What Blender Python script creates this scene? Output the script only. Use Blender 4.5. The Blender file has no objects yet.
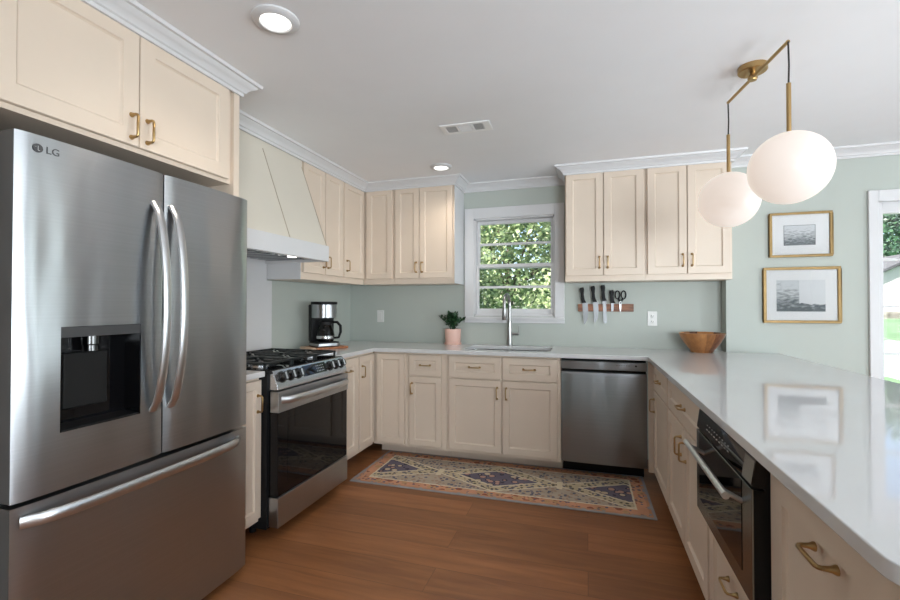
import bpy, bmesh, math, random
from mathutils import Vector, Matrix

random.seed(7)
SC = bpy.context.scene
COL = SC.collection
PI = math.pi

# ------------------------------------------------------------------ camera
cd = bpy.data.cameras.new('camera')
cam = bpy.data.objects.new('camera', cd)
COL.objects.link(cam)
cam.location = (0, 0, 1.27)
cam.rotation_euler = (PI / 2 + 0.0121, 0, 0.301)
cd.sensor_fit = 'HORIZONTAL'
cd.sensor_width = 36
cd.lens = 17.664
cd.clip_start = 0.05
SC.camera = cam

# ------------------------------------------------------------------ world, sun, fill lamps, exposure
W = bpy.data.worlds.new('sky')
SC.world = W
W.use_nodes = True
wn = W.node_tree.nodes
wl = W.node_tree.links
bg = wn['Background']
sky = wn.new('ShaderNodeTexSky')
sky.sky_type = 'NISHITA'
sky.sun_disc = False
sky.sun_elevation = math.radians(55)
sky.sun_rotation = math.radians(200)
wl.new(sky.outputs[0], bg.inputs[0])
bg.inputs[1].default_value = 0.30


def lamp(name, kind, loc, rot, energy, color=(1, 1, 1), size=None, size_y=None, spot=None, blend=0.5):
    d = bpy.data.lights.new(name, kind)
    d.energy = energy
    d.color = color
    if kind == 'AREA':
        d.shape = 'RECTANGLE' if size_y else 'DISK'
        d.size = size
        if size_y:
            d.size_y = size_y
    elif kind == 'SPOT':
        d.spot_size = spot
        d.spot_blend = blend
        d.shadow_soft_size = size or 0.05
    elif kind == 'POINT':
        d.shadow_soft_size = size or 0.05
    elif kind == 'SUN':
        d.angle = math.radians(1.0)
    o = bpy.data.objects.new(name, d)
    o.location = loc
    o.rotation_euler = rot
    COL.objects.link(o)
    return o


lamp('sun', 'SUN', (0, 0, 10), (math.radians(44), 0, math.radians(-62)), 21.0, (1.0, 0.95, 0.86))
# unseen area lamps added as fill, behind the camera and on the dining side
FILL_COL = (0.86, 0.94, 1.0)
UPT = math.radians(48)                  # upward tilt of the added fill lamps, to brighten the ceiling
lamp('fill_lamp', 'AREA', (2.1, -3.0, 1.30), (-PI / 2 - UPT, 0, PI), 300, FILL_COL, 2.2, 1.6)
lamp('fill_lamp', 'AREA', (4.50, 0.6, 1.0), (0, PI / 2 + UPT, 0), 200, FILL_COL, 2.0, 2.2)
lamp('fill_lamp', 'AREA', (4.42, 2.8, 1.25), (0, PI / 2 + UPT, 0), 25, FILL_COL, 1.5, 1.3)
SC.view_settings.view_transform = 'Standard'
SC.view_settings.look = 'None'
SC.view_settings.gamma = 1.0
SC.view_settings.use_curve_mapping = False
SC.view_settings.exposure = 0.06


# ------------------------------------------------------------------ materials
def nodes(m):
    return m.node_tree.nodes, m.node_tree.links


def mat(name, col, rough=0.5, metal=0.0, var=0.03, scale=6.0, bump=0.0, bscale=60.0, stretch=(1, 1, 1), spec=0.5, coat=0.0):
    m = bpy.data.materials.new(name)
    m.use_nodes = True
    N, L = nodes(m)
    p = N['Principled BSDF']
    p.inputs['Roughness'].default_value = rough
    p.inputs['Metallic'].default_value = metal
    p.inputs['Specular IOR Level'].default_value = spec
    p.inputs['Coat Weight'].default_value = coat
    tc = N.new('ShaderNodeTexCoord')
    mp = N.new('ShaderNodeMapping')
    mp.inputs['Scale'].default_value = stretch
    L.new(tc.outputs['Object'], mp.inputs['Vector'])
    nz = N.new('ShaderNodeTexNoise')
    nz.inputs['Scale'].default_value = scale
    nz.inputs['Detail'].default_value = 3
    L.new(mp.outputs[0], nz.inputs['Vector'])
    rp = N.new('ShaderNodeValToRGB')
    rp.color_ramp.elements[0].position = 0.3
    rp.color_ramp.elements[1].position = 0.7
    rp.color_ramp.elements[0].color = [c * (1 - var) for c in col] + [1]
    rp.color_ramp.elements[1].color = [min(1, c * (1 + var)) for c in col] + [1]
    L.new(nz.outputs['Fac'], rp.inputs['Fac'])
    L.new(rp.outputs['Color'], p.inputs['Base Color'])
    if bump:
        n2 = N.new('ShaderNodeTexNoise')
        n2.inputs['Scale'].default_value = bscale
        L.new(mp.outputs[0], n2.inputs['Vector'])
        b = N.new('ShaderNodeBump')
        b.inputs['Strength'].default_value = bump
        b.inputs['Distance'].default_value = 0.002
        L.new(n2.outputs['Fac'], b.inputs['Height'])
        L.new(b.outputs['Normal'], p.inputs['Normal'])
    return m


def emat(name, col, strength, base=0.8):
    m = mat(name, (base, base, base), 0.4)
    p = m.node_tree.nodes['Principled BSDF']
    p.inputs['Emission Color'].default_value = (*col, 1)
    p.inputs['Emission Strength'].default_value = strength
    return m


def glassmat(name, refl=0.06, tint=(1, 1, 1)):
    m = bpy.data.materials.new(name)
    m.use_nodes = True
    N, L = nodes(m)
    N.remove(N['Principled BSDF'])
    t = N.new('ShaderNodeBsdfTransparent')
    t.inputs[0].default_value = (*tint, 1)
    g = N.new('ShaderNodeBsdfGlossy')
    g.inputs['Roughness'].default_value = 0.01
    nz = N.new('ShaderNodeTexNoise')
    nz.inputs['Scale'].default_value = 2.0
    fr = N.new('ShaderNodeFresnel')
    fr.inputs['IOR'].default_value = 1.45
    mx = N.new('ShaderNodeMixShader')
    L.new(fr.outputs[0], mx.inputs[0])
    L.new(t.outputs[0], mx.inputs[1])
    L.new(g.outputs[0], mx.inputs[2])
    L.new(mx.outputs[0], N['Material Output'].inputs['Surface'])
    return m


def steel(name, col=(0.50, 0.50, 0.51), rough=0.27, aniso=0.75, metal=1.0):
    """brushed stainless: grain runs across, so reflections smear along the height"""
    m = mat(name, col, rough, metal, 0.04, 3.0, stretch=(0.4, 0.4, 60))
    N, L = nodes(m)
    p = N['Principled BSDF']
    p.inputs['Anisotropic'].default_value = aniso
    n2 = N.new('ShaderNodeTexNoise')
    n2.inputs['Scale'].default_value = 2.6
    n2.inputs['Detail'].default_value = 1.5
    mp2 = N.new('ShaderNodeMapping')
    mp2.inputs['Scale'].default_value = (1.6, 1.6, 0.45)
    tc = N.new('ShaderNodeTexCoord')
    L.new(tc.outputs['Object'], mp2.inputs[0])
    L.new(mp2.outputs[0], n2.inputs['Vector'])
    bp = N.new('ShaderNodeBump')
    bp.inputs['Strength'].default_value = 1.0
    bp.inputs['Distance'].default_value = 0.020
    L.new(n2.outputs['Fac'], bp.inputs['Height'])
    L.new(bp.outputs[0], p.inputs['Normal'])
    tg = N.new('ShaderNodeTangent')
    tg.direction_type = 'RADIAL'
    tg.axis = 'Z'
    L.new(tg.outputs[0], p.inputs['Tangent'])
    p.inputs['Anisotropic Rotation'].default_value = 0.25
    return m


def math_node(N, L, op, a, b=None, c=None):
    n = N.new('ShaderNodeMath')
    n.operation = op
    for i, v in enumerate((a, b, c)):
        if v is None:
            continue
        if isinstance(v, (int, float)):
            n.inputs[i].default_value = v
        else:
            L.new(v, n.inputs[i])
    return n.outputs[0]


def mixc(N, L, fac, a, b):
    n = N.new('ShaderNodeMix')
    n.data_type = 'RGBA'
    for i, v in ((0, fac), (6, a), (7, b)):
        if isinstance(v, (int, float)):
            n.inputs[i].default_value = v
        elif isinstance(v, tuple):
            n.inputs[i].default_value = (*v, 1)
        else:
            L.new(v, n.inputs[i])
    return n.outputs[2]


PAINT = mat('cream_cabinet_paint', (0.725, 0.61, 0.50), 0.38, var=0.012, bump=0.02, bscale=90)
PAINT_DARK = mat('cabinet_interior', (0.62, 0.50, 0.40), 0.6)
WHITE = mat('white_trim_paint', (0.67, 0.67, 0.68), 0.35, var=0.01)
CEIL = mat('ceiling_paint', (0.86, 0.87, 0.89), 0.9, var=0.008, bump=0.03, bscale=220)
SAGE = mat('sage_wall_paint', (0.460, 0.496, 0.456), 0.55, var=0.012, bump=0.03, bscale=200)
HOODP = mat('hood_cream_paint', (0.70, 0.65, 0.56), 0.45, var=0.01)
QUARTZ = mat('white_quartz', (0.66, 0.66, 0.665), 0.045, var=0.015, scale=3.0, spec=0.55)
STEEL = steel('brushed_stainless', (0.45, 0.465, 0.485), 0.28, 0.8)
STEEL2 = mat('satin_stainless', (0.56, 0.57, 0.585), 0.22, 1.0, 0.03, stretch=(1, 1, 30))
STEELD = steel('dark_stainless', (0.29, 0.30, 0.315), 0.28, 0.6)
CHROME = mat('handle_steel', (0.62, 0.63, 0.645), 0.3, 1.0, 0.02)
SIDE = mat('grey_appliance_side', (0.075, 0.075, 0.078), 0.45, var=0.04)
BLACK = mat('black_plastic', (0.010, 0.010, 0.011), 0.5, var=0.1, spec=0.2)
GLOSSB = mat('black_glass', (0.005, 0.005, 0.006), 0.04, var=0.1, spec=0.35)
IRON = mat('cast_iron', (0.010, 0.014, 0.015), 0.5, var=0.2, bump=0.2, bscale=300)
RUBBER = mat('dark_gap', (0.006, 0.006, 0.006), 0.8)
BRASS = mat('brushed_brass', (0.46, 0.31, 0.14), 0.28, 1.0, 0.06)
GOLD = mat('gilt_frame', (0.30, 0.195, 0.075), 0.4, 0.5, 0.1, 20)
GLASS = glassmat('clear_pane')
PAPER = mat('white_mat_board', (0.82, 0.82, 0.82), 0.7, var=0.01)
PLATE = mat('white_plastic', (0.72, 0.72, 0.70), 0.35, var=0.01)
GREYMARK = mat('grey_mark', (0.06, 0.06, 0.065), 0.5)
LIGHTMARK = mat('pale_mark', (0.5, 0.5, 0.5), 0.5)
LIT = emat('lit_diffuser', (1.0, 0.96, 0.9), 3.0)
GLOBE = emat('opal_glass_lit', (1.0, 0.83, 0.71), 0.60, 0.36)
CORD = mat('black_cord', (0.02, 0.018, 0.016), 0.6)
PINK = mat('pink_ceramic', (0.78, 0.50, 0.42), 0.5, var=0.04)
SOIL = mat('potting_soil', (0.03, 0.02, 0.012), 0.95, var=0.3, scale=60, bump=0.6)
LEAF = mat('dark_green_leaf', (0.018, 0.065, 0.022), 0.4, var=0.45, scale=30)
TAPS = mat('tap_steel', (0.36, 0.36, 0.355), 0.3, 1.0, 0.03)
MW_STEEL = mat('black_stainless', (0.26, 0.275, 0.27), 0.25, 1.0, 0.05)


def wood_mat(name, dark, light, rough=0.4, scale=(2, 30, 30), ns=2.0):
    m = bpy.data.materials.new(name)
    m.use_nodes = True
    N, L = nodes(m)
    p = N['Principled BSDF']
    p.inputs['Roughness'].default_value = rough
    tc = N.new('ShaderNodeTexCoord')
    mp = N.new('ShaderNodeMapping')
    mp.inputs['Scale'].default_value = scale
    L.new(tc.outputs['Object'], mp.inputs['Vector'])
    nz = N.new('ShaderNodeTexNoise')
    nz.inputs['Scale'].default_value = ns
    nz.inputs['Detail'].default_value = 6
    nz.inputs['Distortion'].default_value = 0.6
    L.new(mp.outputs[0], nz.inputs['Vector'])
    rp = N.new('ShaderNodeValToRGB')
    rp.color_ramp.elements[0].position = 0.32
    rp.color_ramp.elements[1].position = 0.68
    rp.color_ramp.elements[0].color = (*dark, 1)
    rp.color_ramp.elements[1].color = (*light, 1)
    L.new(nz.outputs['Fac'], rp.inputs['Fac'])
    L.new(rp.outputs[0], p.inputs['Base Color'])
    return m


STRIPW = wood_mat('reddish_wood', (0.10, 0.035, 0.015), (0.34, 0.13, 0.055), 0.45, (3, 30, 30))
BOARDW = wood_mat('warm_board_wood', (0.24, 0.075, 0.025), (0.48, 0.19, 0.075), 0.4, (30, 3, 30))
MAPLE = wood_mat('pale_board_wood', (0.55, 0.36, 0.24), (0.75, 0.55, 0.41), 0.4, (30, 3, 30))


def bowl_mat():
    """staves of acacia, each its own tone, around the axis"""
    m = bpy.data.materials.new('acacia_staves')
    m.use_nodes = True
    N, L = nodes(m)
    p = N['Principled BSDF']
    p.inputs['Roughness'].default_value = 0.32
    tc = N.new('ShaderNodeTexCoord')
    sx = N.new('ShaderNodeSeparateXYZ')
    L.new(tc.outputs['Object'], sx.inputs[0])
    ang = math_node(N, L, 'ARCTAN2', sx.outputs[1], sx.outputs[0])
    st = math_node(N, L, 'FLOOR', math_node(N, L, 'MULTIPLY', ang, 16 / (2 * PI)))
    wnz = N.new('ShaderNodeTexWhiteNoise')
    wnz.noise_dimensions = '1D'
    L.new(st, wnz.inputs['W'])
    nz = N.new('ShaderNodeTexNoise')
    mp = N.new('ShaderNodeMapping')
    mp.inputs['Scale'].default_value = (14, 14, 3)
    L.new(tc.outputs['Object'], mp.inputs[0])
    L.new(mp.outputs[0], nz.inputs['Vector'])
    nz.inputs['Scale'].default_value = 4
    f = math_node(N, L, 'ADD', math_node(N, L, 'MULTIPLY', wnz.outputs['Value'], 0.65), math_node(N, L, 'MULTIPLY', nz.outputs['Fac'], 0.35))
    rp = N.new('ShaderNodeValToRGB')
    rp.color_ramp.elements[0].position = 0.15
    rp.color_ramp.elements[1].position = 0.85
    rp.color_ramp.elements[0].color = (0.085, 0.024, 0.008, 1)
    rp.color_ramp.elements[1].color = (0.58, 0.26, 0.085, 1)
    L.new(f, rp.inputs[0])
    L.new(rp.outputs[0], p.inputs['Base Color'])
    return m


def floor_mat():
    m = bpy.data.materials.new('oak_planks')
    m.use_nodes = True
    N, L = nodes(m)
    p = N['Principled BSDF']
    p.inputs['Roughness'].default_value = 0.42
    tc = N.new('ShaderNodeTexCoord')
    br = N.new('ShaderNodeTexBrick')
    br.offset = 0.37
    br.inputs['Scale'].default_value = 1.0
    br.inputs['Brick Width'].default_value = 1.9
    br.inputs['Row Height'].default_value = 0.185
    br.inputs['Mortar Size'].default_value = 0.0016
    br.inputs['Mortar Smooth'].default_value = 0.3
    br.inputs['Color1'].default_value = (0.0, 0.0, 0.0, 1)
    br.inputs['Color2'].default_value = (1, 1, 1, 1)
    br.inputs['Mortar'].default_value = (0.3, 0.3, 0.3, 1)
    L.new(tc.outputs['Object'], br.inputs['Vector'])
    mp = N.new('ShaderNodeMapping')
    mp.inputs['Scale'].default_value = (0.9, 9, 1)
    L.new(tc.outputs['Object'], mp.inputs[0])
    # shift the grain from plank to plank
    vm = N.new('ShaderNodeVectorMath')
    vm.operation = 'MULTIPLY_ADD'
    L.new(br.outputs['Color'], vm.inputs[0])
    vm.inputs[1].default_value = (7, 3, 5)
    L.new(mp.outputs[0], vm.inputs[2])
    nz = N.new('ShaderNodeTexNoise')
    nz.inputs['Scale'].default_value = 2.2
    nz.inputs['Detail'].default_value = 7
    nz.inputs['Roughness'].default_value = 0.6
    nz.inputs['Distortion'].default_value = 0.5
    L.new(vm.outputs[0], nz.inputs['Vector'])
    rp = N.new('ShaderNodeValToRGB')
    e = rp.color_ramp.elements
    e[0].position, e[1].position = 0.25, 0.75
    e[0].color = (0.20, 0.075, 0.026, 1)
    e[1].color = (0.37, 0.150, 0.055, 1)
    L.new(nz.outputs['Fac'], rp.inputs[0])
    tone = math_node(N, L, 'ADD', math_node(N, L, 'MULTIPLY', br.outputs['Color'], 0.34), 0.80)
    c1 = N.new('ShaderNodeVectorMath')
    c1.operation = 'SCALE'
    L.new(rp.outputs[0], c1.inputs[0])
    L.new(tone, c1.inputs['Scale'])
    c2 = mixc(N, L, math_node(N, L, 'MULTIPLY', br.outputs['Fac'], 0.5), c1.outputs[0], (0.06, 0.025, 0.012))
    L.new(c2, p.inputs['Base Color'])
    b = N.new('ShaderNodeBump')
    b.inputs['Strength'].default_value = 0.12
    b.inputs['Distance'].default_value = 0.002
    L.new(nz.outputs['Fac'], b.inputs['Height'])
    L.new(b.outputs[0], p.inputs['Normal'])
    return m


def rug_mat(hx, hy):
    m = bpy.data.materials.new('woven_runner')
    m.use_nodes = True
    N, L = nodes(m)
    p = N['Principled BSDF']
    p.inputs['Roughness'].default_value = 0.95
    p.inputs['Specular IOR Level'].default_value = 0.1
    tc = N.new('ShaderNodeTexCoord')
    nz = N.new('ShaderNodeTexNoise')
    nz.inputs['Scale'].default_value = 26
    L.new(tc.outputs['Object'], nz.inputs['Vector'])
    jit = N.new('ShaderNodeVectorMath')
    jit.operation = 'MULTIPLY_ADD'
    L.new(nz.outputs['Color'], jit.inputs[0])
    jit.inputs[1].default_value = (0.012, 0.012, 0)
    L.new(tc.outputs['Object'], jit.inputs[2])
    s = N.new('ShaderNodeSeparateXYZ')
    L.new(jit.outputs[0], s.inputs[0])
    mt = lambda op, a, b=None, c=None: math_node(N, L, op, a, b, c)
    ax = mt('ABSOLUTE', mt('SUBTRACT', s.outputs[0], 0.006))
    ay = mt('ABSOLUTE', mt('SUBTRACT', s.outputs[1], 0.006))
    d = mt('MINIMUM', mt('SUBTRACT', hx, ax), mt('SUBTRACT', hy, ay))
    Lc = 0.88
    cx = mt('PINGPONG', mt('ADD', ax, 0.0), Lc / 2)
    a = mt('DIVIDE', cx, Lc / 2)
    b = mt('DIVIDE', ay, 0.215)
    f = mt('ADD', a, b)
    vor = N.new('ShaderNodeTexVoronoi')
    vor.inputs['Scale'].default_value = 36
    L.new(jit.outputs[0], vor.inputs['Vector'])
    vor2 = N.new('ShaderNodeTexVoronoi')
    vor2.inputs['Scale'].default_value = 17
    L.new(jit.outputs[0], vor2.inputs['Vector'])
    spot = mt('LESS_THAN', vor.outputs['Distance'], 0.43)
    spot2 = mt('LESS_THAN', vor2.outputs['Distance'], 0.40)
    ring2 = mt('MULTIPLY', mt('LESS_THAN', vor2.outputs['Distance'], 0.48), mt('GREATER_THAN', vor2.outputs['Distance'], 0.38))
    rnd = N.new('ShaderNodeSeparateColor')
    L.new(vor.outputs['Color'], rnd.inputs[0])
    rnd2 = N.new('ShaderNodeSeparateColor')
    L.new(vor2.outputs['Color'], rnd2.inputs[0])
    navy, cream, tan, coral = (0.165, 0.145, 0.190), (0.74, 0.65, 0.48), (0.34, 0.27, 0.20), (0.62, 0.32, 0.20)
    slate, rust, olive, grey = (0.15, 0.145, 0.185), (0.33, 0.12, 0.075), (0.15, 0.13, 0.10), (0.47, 0.39, 0.31)
    # medallion interior
    med = mixc(N, L, spot2, navy, mixc(N, L, mt('GREATER_THAN', rnd2.outputs[0], 0.5), (0.50, 0.31, 0.26), (0.60, 0.49, 0.36)))
    med = mixc(N, L, ring2, med, (0.07, 0.065, 0.09))
    # band around each medallion
    band = mixc(N, L, spot, (0.58, 0.49, 0.34), mixc(N, L, mt('GREATER_THAN', rnd.outputs[1], 0.45), olive, slate))
    # corner triangles
    cor = mixc(N, L, spot, grey, mixc(N, L, mt('GREATER_THAN', rnd.outputs[0], 0.5), (0.40, 0.27, 0.20), slate))
    c = mixc(N, L, mt('GREATER_THAN', f, 0.66), med, cream)
    c = mixc(N, L, mt('GREATER_THAN', f, 0.73), c, band)
    c = mixc(N, L, mt('GREATER_THAN', f, 1.04), c, cream)
    c = mixc(N, L, mt('GREATER_THAN', f, 1.11), c, cor)
    # vertical cream bars between the medallions
    c = mixc(N, L, mt('MULTIPLY', mt('GREATER_THAN', a, 0.955), mt('LESS_THAN', b, 0.30)), c, cream)
    # borders
    bord = mixc(N, L, spot2, coral, mixc(N, L, mt('GREATER_THAN', rnd2.outputs[1], 0.55), (0.52, 0.32, 0.17), rust))
    bord = mixc(N, L, mt('MULTIPLY', spot, mt('GREATER_THAN', rnd.outputs[2], 0.35)), bord, mixc(N, L, mt('GREATER_THAN', rnd.outputs[0], 0.5), (0.30, 0.15, 0.11), slate))
    c = mixc(N, L, mt('LESS_THAN', d, 0.112), c, cream)
    c = mixc(N, L, mt('LESS_THAN', d, 0.100), c, bord)
    c = mixc(N, L, mt('LESS_THAN', d, 0.036), c, mixc(N, L, spot, (0.55, 0.27, 0.16), (0.33, 0.31, 0.30)))
    c = mixc(N, L, mt('LESS_THAN', d, 0.018), c, (0.33, 0.32, 0.325))
    nz2 = N.new('ShaderNodeTexNoise')
    nz2.inputs['Scale'].default_value = 9
    nz2.inputs['Detail'].default_value = 5
    L.new(tc.outputs['Object'], nz2.inputs['Vector'])
    tone = mt('ADD', mt('MULTIPLY', nz2.outputs['Fac'], 0.5), 0.72)
    sc = N.new('ShaderNodeVectorMath')
    sc.operation = 'SCALE'
    L.new(c, sc.inputs[0])
    L.new(tone, sc.inputs['Scale'])
    L.new(sc.outputs[0], p.inputs['Base Color'])
    n3 = N.new('ShaderNodeTexNoise')
    n3.inputs['Scale'].default_value = 350
    L.new(tc.outputs['Object'], n3.inputs['Vector'])
    bp = N.new('ShaderNodeBump')
    bp.inputs['Strength'].default_value = 0.4
    bp.inputs['Distance'].default_value = 0.003
    L.new(n3.outputs[0], bp.inputs['Height'])
    L.new(bp.outputs[0], p.inputs['Normal'])
    return m


# ------------------------------------------------------------------ mesh helpers
class B:
    def __init__(s):
        s.bm = bmesh.new()

    def box(s, x0, x1, y0, y1, z0, z1):
        v = [s.bm.verts.new((x, y, z)) for x in (x0, x1) for y in (y0, y1) for z in (z0, z1)]
        for f in ((0, 1, 3, 2), (4, 6, 7, 5), (0, 4, 5, 1), (2, 3, 7, 6), (0, 2, 6, 4), (1, 5, 7, 3)):
            s.bm.faces.new([v[i] for i in f])
        return s

    def loft(s, rings, cap=True, closed=True):
        R = [[s.bm.verts.new(p) for p in r] for r in rings]
        n = len(R[0])
        for a, b in zip(R, R[1:]):
            for i in range(n if closed else n - 1):
                j = (i + 1) % n
                s.bm.faces.new((a[i], a[j], b[j], b[i]))
        if cap:
            s.bm.faces.new(R[0][::-1])
            s.bm.faces.new(R[-1])
        return s

    def rod(s, p0, p1, r0, r1=None, n=14):
        return s.sweep([p0, p1], [r0, r0 if r1 is None else r1], n)

    def sweep(s, pts, rad, n=10, flat=1.0, side=None):
        """tube along pts; flat squashes the section along the normal; side keeps the broad axis fixed"""
        pts = [Vector(p) for p in pts]
        if isinstance(rad, (int, float)):
            rad = [rad] * len(pts)
        rings = []
        ref = Vector(side) if side else None
        for i, p in enumerate(pts):
            t = (pts[min(i + 1, len(pts) - 1)] - pts[max(i - 1, 0)]).normalized()
            if ref is None:
                ref = t.orthogonal()
            a = (ref - t * ref.dot(t)).normalized()
            if side is None:
                ref = a
            b = t.cross(a)
            rings.append([p + a * math.cos(2 * PI * k / n) * rad[i] + b * math.sin(2 * PI * k / n) * rad[i] * flat for k in range(n)])
        return s.loft(rings)

    def lathe(s, prof, c=(0, 0, 0), axis='z', n=32, cap=True):
        rings = []
        for r, h in prof:
            ring = []
            for k in range(n):
                a = 2 * PI * k / n
                u, w = r * math.cos(a), r * math.sin(a)
                q = {'z': (u, w, h), 'y': (u, h, w), 'x': (h, u, w)}[axis]
                ring.append((c[0] + q[0], c[1] + q[1], c[2] + q[2]))
            rings.append(ring)
        return s.loft(rings, cap)

    def prism(s, poly, axis, a, b):
        """poly in the two other axes (in x,y,z order), extruded from a to b along axis"""
        def pt(q, t):
            return {'x': (t, q[0], q[1]), 'y': (q[0], t, q[1]), 'z': (q[0], q[1], t)}[axis]
        return s.loft([[pt(q, a) for q in poly], [pt(q, b) for q in poly]])

    def shaker(s, x0, x1, z0, z1, yf, t=0.02, w=0.057, depth=0.010, bev=0.008):
        """framed door front facing -y: flat frame, bevelled step, recessed panel"""
        def rect(i, y):
            return [(x0 + i, y, z0 + i), (x1 - i, y, z0 + i), (x1 - i, y, z1 - i), (x0 + i, y, z1 - i)]
        rings = [rect(0, yf + t), rect(0, yf + 0.002), rect(0.002, yf), rect(w, yf), rect(w + bev * 0.4, yf + depth * 0.6), rect(w + bev, yf + depth)]
        return s.loft(rings)

    def build(s, name, m, parent=None, bevel=0.0, seg=2, angle=35, smooth=True):
        bm = s.bm
        bmesh.ops.remove_doubles(bm, verts=bm.verts, dist=1e-6)
        bmesh.ops.recalc_face_normals(bm, faces=bm.faces)
        me = bpy.data.meshes.new(name)
        bm.to_mesh(me)
        bm.free()
        if smooth:
            me.shade_smooth()
            me.set_sharp_from_angle(angle=math.radians(angle))
        me.materials.append(m)
        o = bpy.data.objects.new(name, me)
        COL.objects.link(o)
        if parent is not None:
            o.parent = parent
        if bevel:
            md = o.modifiers.new('bevel', 'BEVEL')
            md.width = bevel
            md.segments = seg
            md.limit_method = 'ANGLE'
            md.angle_limit = math.radians(40)
            md.harden_normals = True
        return o


def tag(o, label, cat, group=None):
    o['label'] = label
    o['category'] = cat
    if group:
        o['group'] = group
    return o


def thing(name, label, cat, loc=(0, 0, 0), rz=0.0, group=None):
    o = bpy.data.objects.new(name, None)
    o.empty_display_size = 0.1
    COL.objects.link(o)
    o.location = loc
    o.rotation_euler = (0, 0, rz)
    return tag(o, label, cat, group)


def struct(o):
    o['kind'] = 'structure'
    return o


def sroot(name, loc=(0, 0, 0)):
    o = bpy.data.objects.new(name, None)
    COL.objects.link(o)
    o.location = loc
    return struct(o)


def arc(c, r, a0, a1, n):
    return [(c[0] + r * math.cos(a0 + (a1 - a0) * i / n), c[1] + r * math.sin(a0 + (a1 - a0) * i / n)) for i in range(n + 1)]


# ------------------------------------------------------------------ the shell
WL, WB, WD = -2.29, 3.97, 3.85          # left wall, kitchen back wall, dining wall
NX = 1.015                              # where the nook ends and the dining wall stands proud
WR, WF = 4.2, -2.7                      # right wall, wall behind the camera
ZC = 2.39
struct(B().box(WL - 0.12, WR + 0.12, WF - 0.12, WB + 0.12, -0.1, 0).build('floor', floor_mat()))
struct(B().box(WL - 0.12, WR + 0.12, WF - 0.12, WB + 0.12, ZC, ZC + 0.1).build('ceiling', CEIL))
struct(B().box(WL - 0.12, WL, WF - 0.12, WB + 0.12, 0, ZC).build('wall_left', SAGE))
# kitchen window opening
wx0, wx1, wz0, wz1 = -1.005, -0.262, 1.17, 2.075
b = B()
b.box(WL, wx0, WB, WB + 0.12, 0, ZC).box(wx1, NX, WB, WB + 0.12, 0, ZC)
b.box(wx0, wx1, WB, WB + 0.12, 0, wz0).box(wx0, wx1, WB, WB + 0.12, wz1, ZC)
struct(b.build('wall_back', SAGE))
dx0, dx1, dz1 = 1.945, 2.86, 2.0
b = B()
b.box(NX, dx0, WD, WB + 0.12, 0, ZC).box(dx1, WR, WD, WB + 0.12, 0, ZC).box(dx0, dx1, WD, WB + 0.12, dz1, ZC)
struct(b.build('wall_dining', SAGE))
ry0, ry1, rz1 = -0.45, 1.65, 2.1
b = B()
b.box(WR, WR + 0.12, WF - 0.12, ry0, 0, ZC).box(WR, WR + 0.12, ry1, 2.1, 0, ZC).box(WR, WR + 0.12, ry0, ry1, rz1, ZC)
b.box(WR, WR + 0.12, 3.5, WB + 0.12, 0, ZC).box(WR, WR + 0.12, 2.1, 3.5, 0, 0.7).box(WR, WR + 0.12, 2.1, 3.5, 2.1, ZC)
struct(b.build('wall_right', SAGE))
b = B()
REARW = ((1.1, 3.1),)  # opening for the added rear window and its fill lamp
b.box(WL, 1.1, WF - 0.12, WF, 0, ZC).box(3.1, WR, WF - 0.12, WF, 0, ZC)
for a, c in REARW:
    b.box(a, c, WF - 0.12, WF, 0, 0.7).box(a, c, WF - 0.12, WF, 2.1, ZC)
struct(b.build('wall_rear', SAGE))

# ---- kitchen window
w1 = sroot('window_1')
cz0, cz1, cx0, cx1 = 1.165, 2.165, -1.085, -0.188
b = B()
b.box(cx0, wx0 + 0.008, WB - 0.02, WB, cz0, cz1).box(wx1 - 0.008, cx1, WB - 0.02, WB, cz0, cz1)
b.box(wx0 + 0.008, wx1 - 0.008, WB - 0.02, WB, wz1 - 0.008, cz1)
b.build('casing', WHITE, w1, 0.003)
b = B().box(cx0 - 0.0, cx1, WB - 0.035, WB, cz0 - 0.022, cz0)
b.box(cx0, cx1, WB - 0.018, WB, cz0 - 0.055, cz0 - 0.022)
b.box(wx0, wx1, WB, WB + 0.11, wz0 - 0.001, wz0 + 0.02)
b.build('window_sill', WHITE, w1, 0.003)
b = B()
b.box(wx0, wx0 + 0.02, WB + 0.0, WB + 0.11, wz0, wz1).box(wx1 - 0.02, wx1, WB, WB + 0.11, wz0, wz1).box(wx0, wx1, WB, WB + 0.11, wz1 - 0.02, wz1)
b.build('window_frame', WHITE, w1)


def sash(z0, z1, y, mun, parent, x0, x1, bot=0.045, top=0.032, st=0.024):
    b = B()
    b.box(x0, x0 + st, y, y + 0.035, z0, z1).box(x1 - st, x1, y, y + 0.035, z0, z1)
    b.box(x0 + st, x1 - st, y, y + 0.035, z0, z0 + bot).box(x0 + st, x1 - st, y, y + 0.035, z1 - top, z1)
    s = b.build('sash', WHITE, parent, 0.003)
    for z in mun:
        B().box(x0 + st, x1 - st, y + 0.004, y + 0.031, z - 0.011, z + 0.011).build('muntin', WHITE, s)
    B().box(x0 + st - 0.002, x1 - st + 0.002, y + 0.015, y + 0.019, z0 + bot - 0.002, z1 - top + 0.002).build('pane', GLASS, s)


sash(wz0 + 0.02, 1.65, WB + 0.03, [1.437], w1, wx0 + 0.02, wx1 - 0.02, bot=0.05)
sash(1.61, wz1 - 0.02, WB + 0.067, [1.837], w1, wx0 + 0.02, wx1 - 0.02, bot=0.035)

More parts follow.
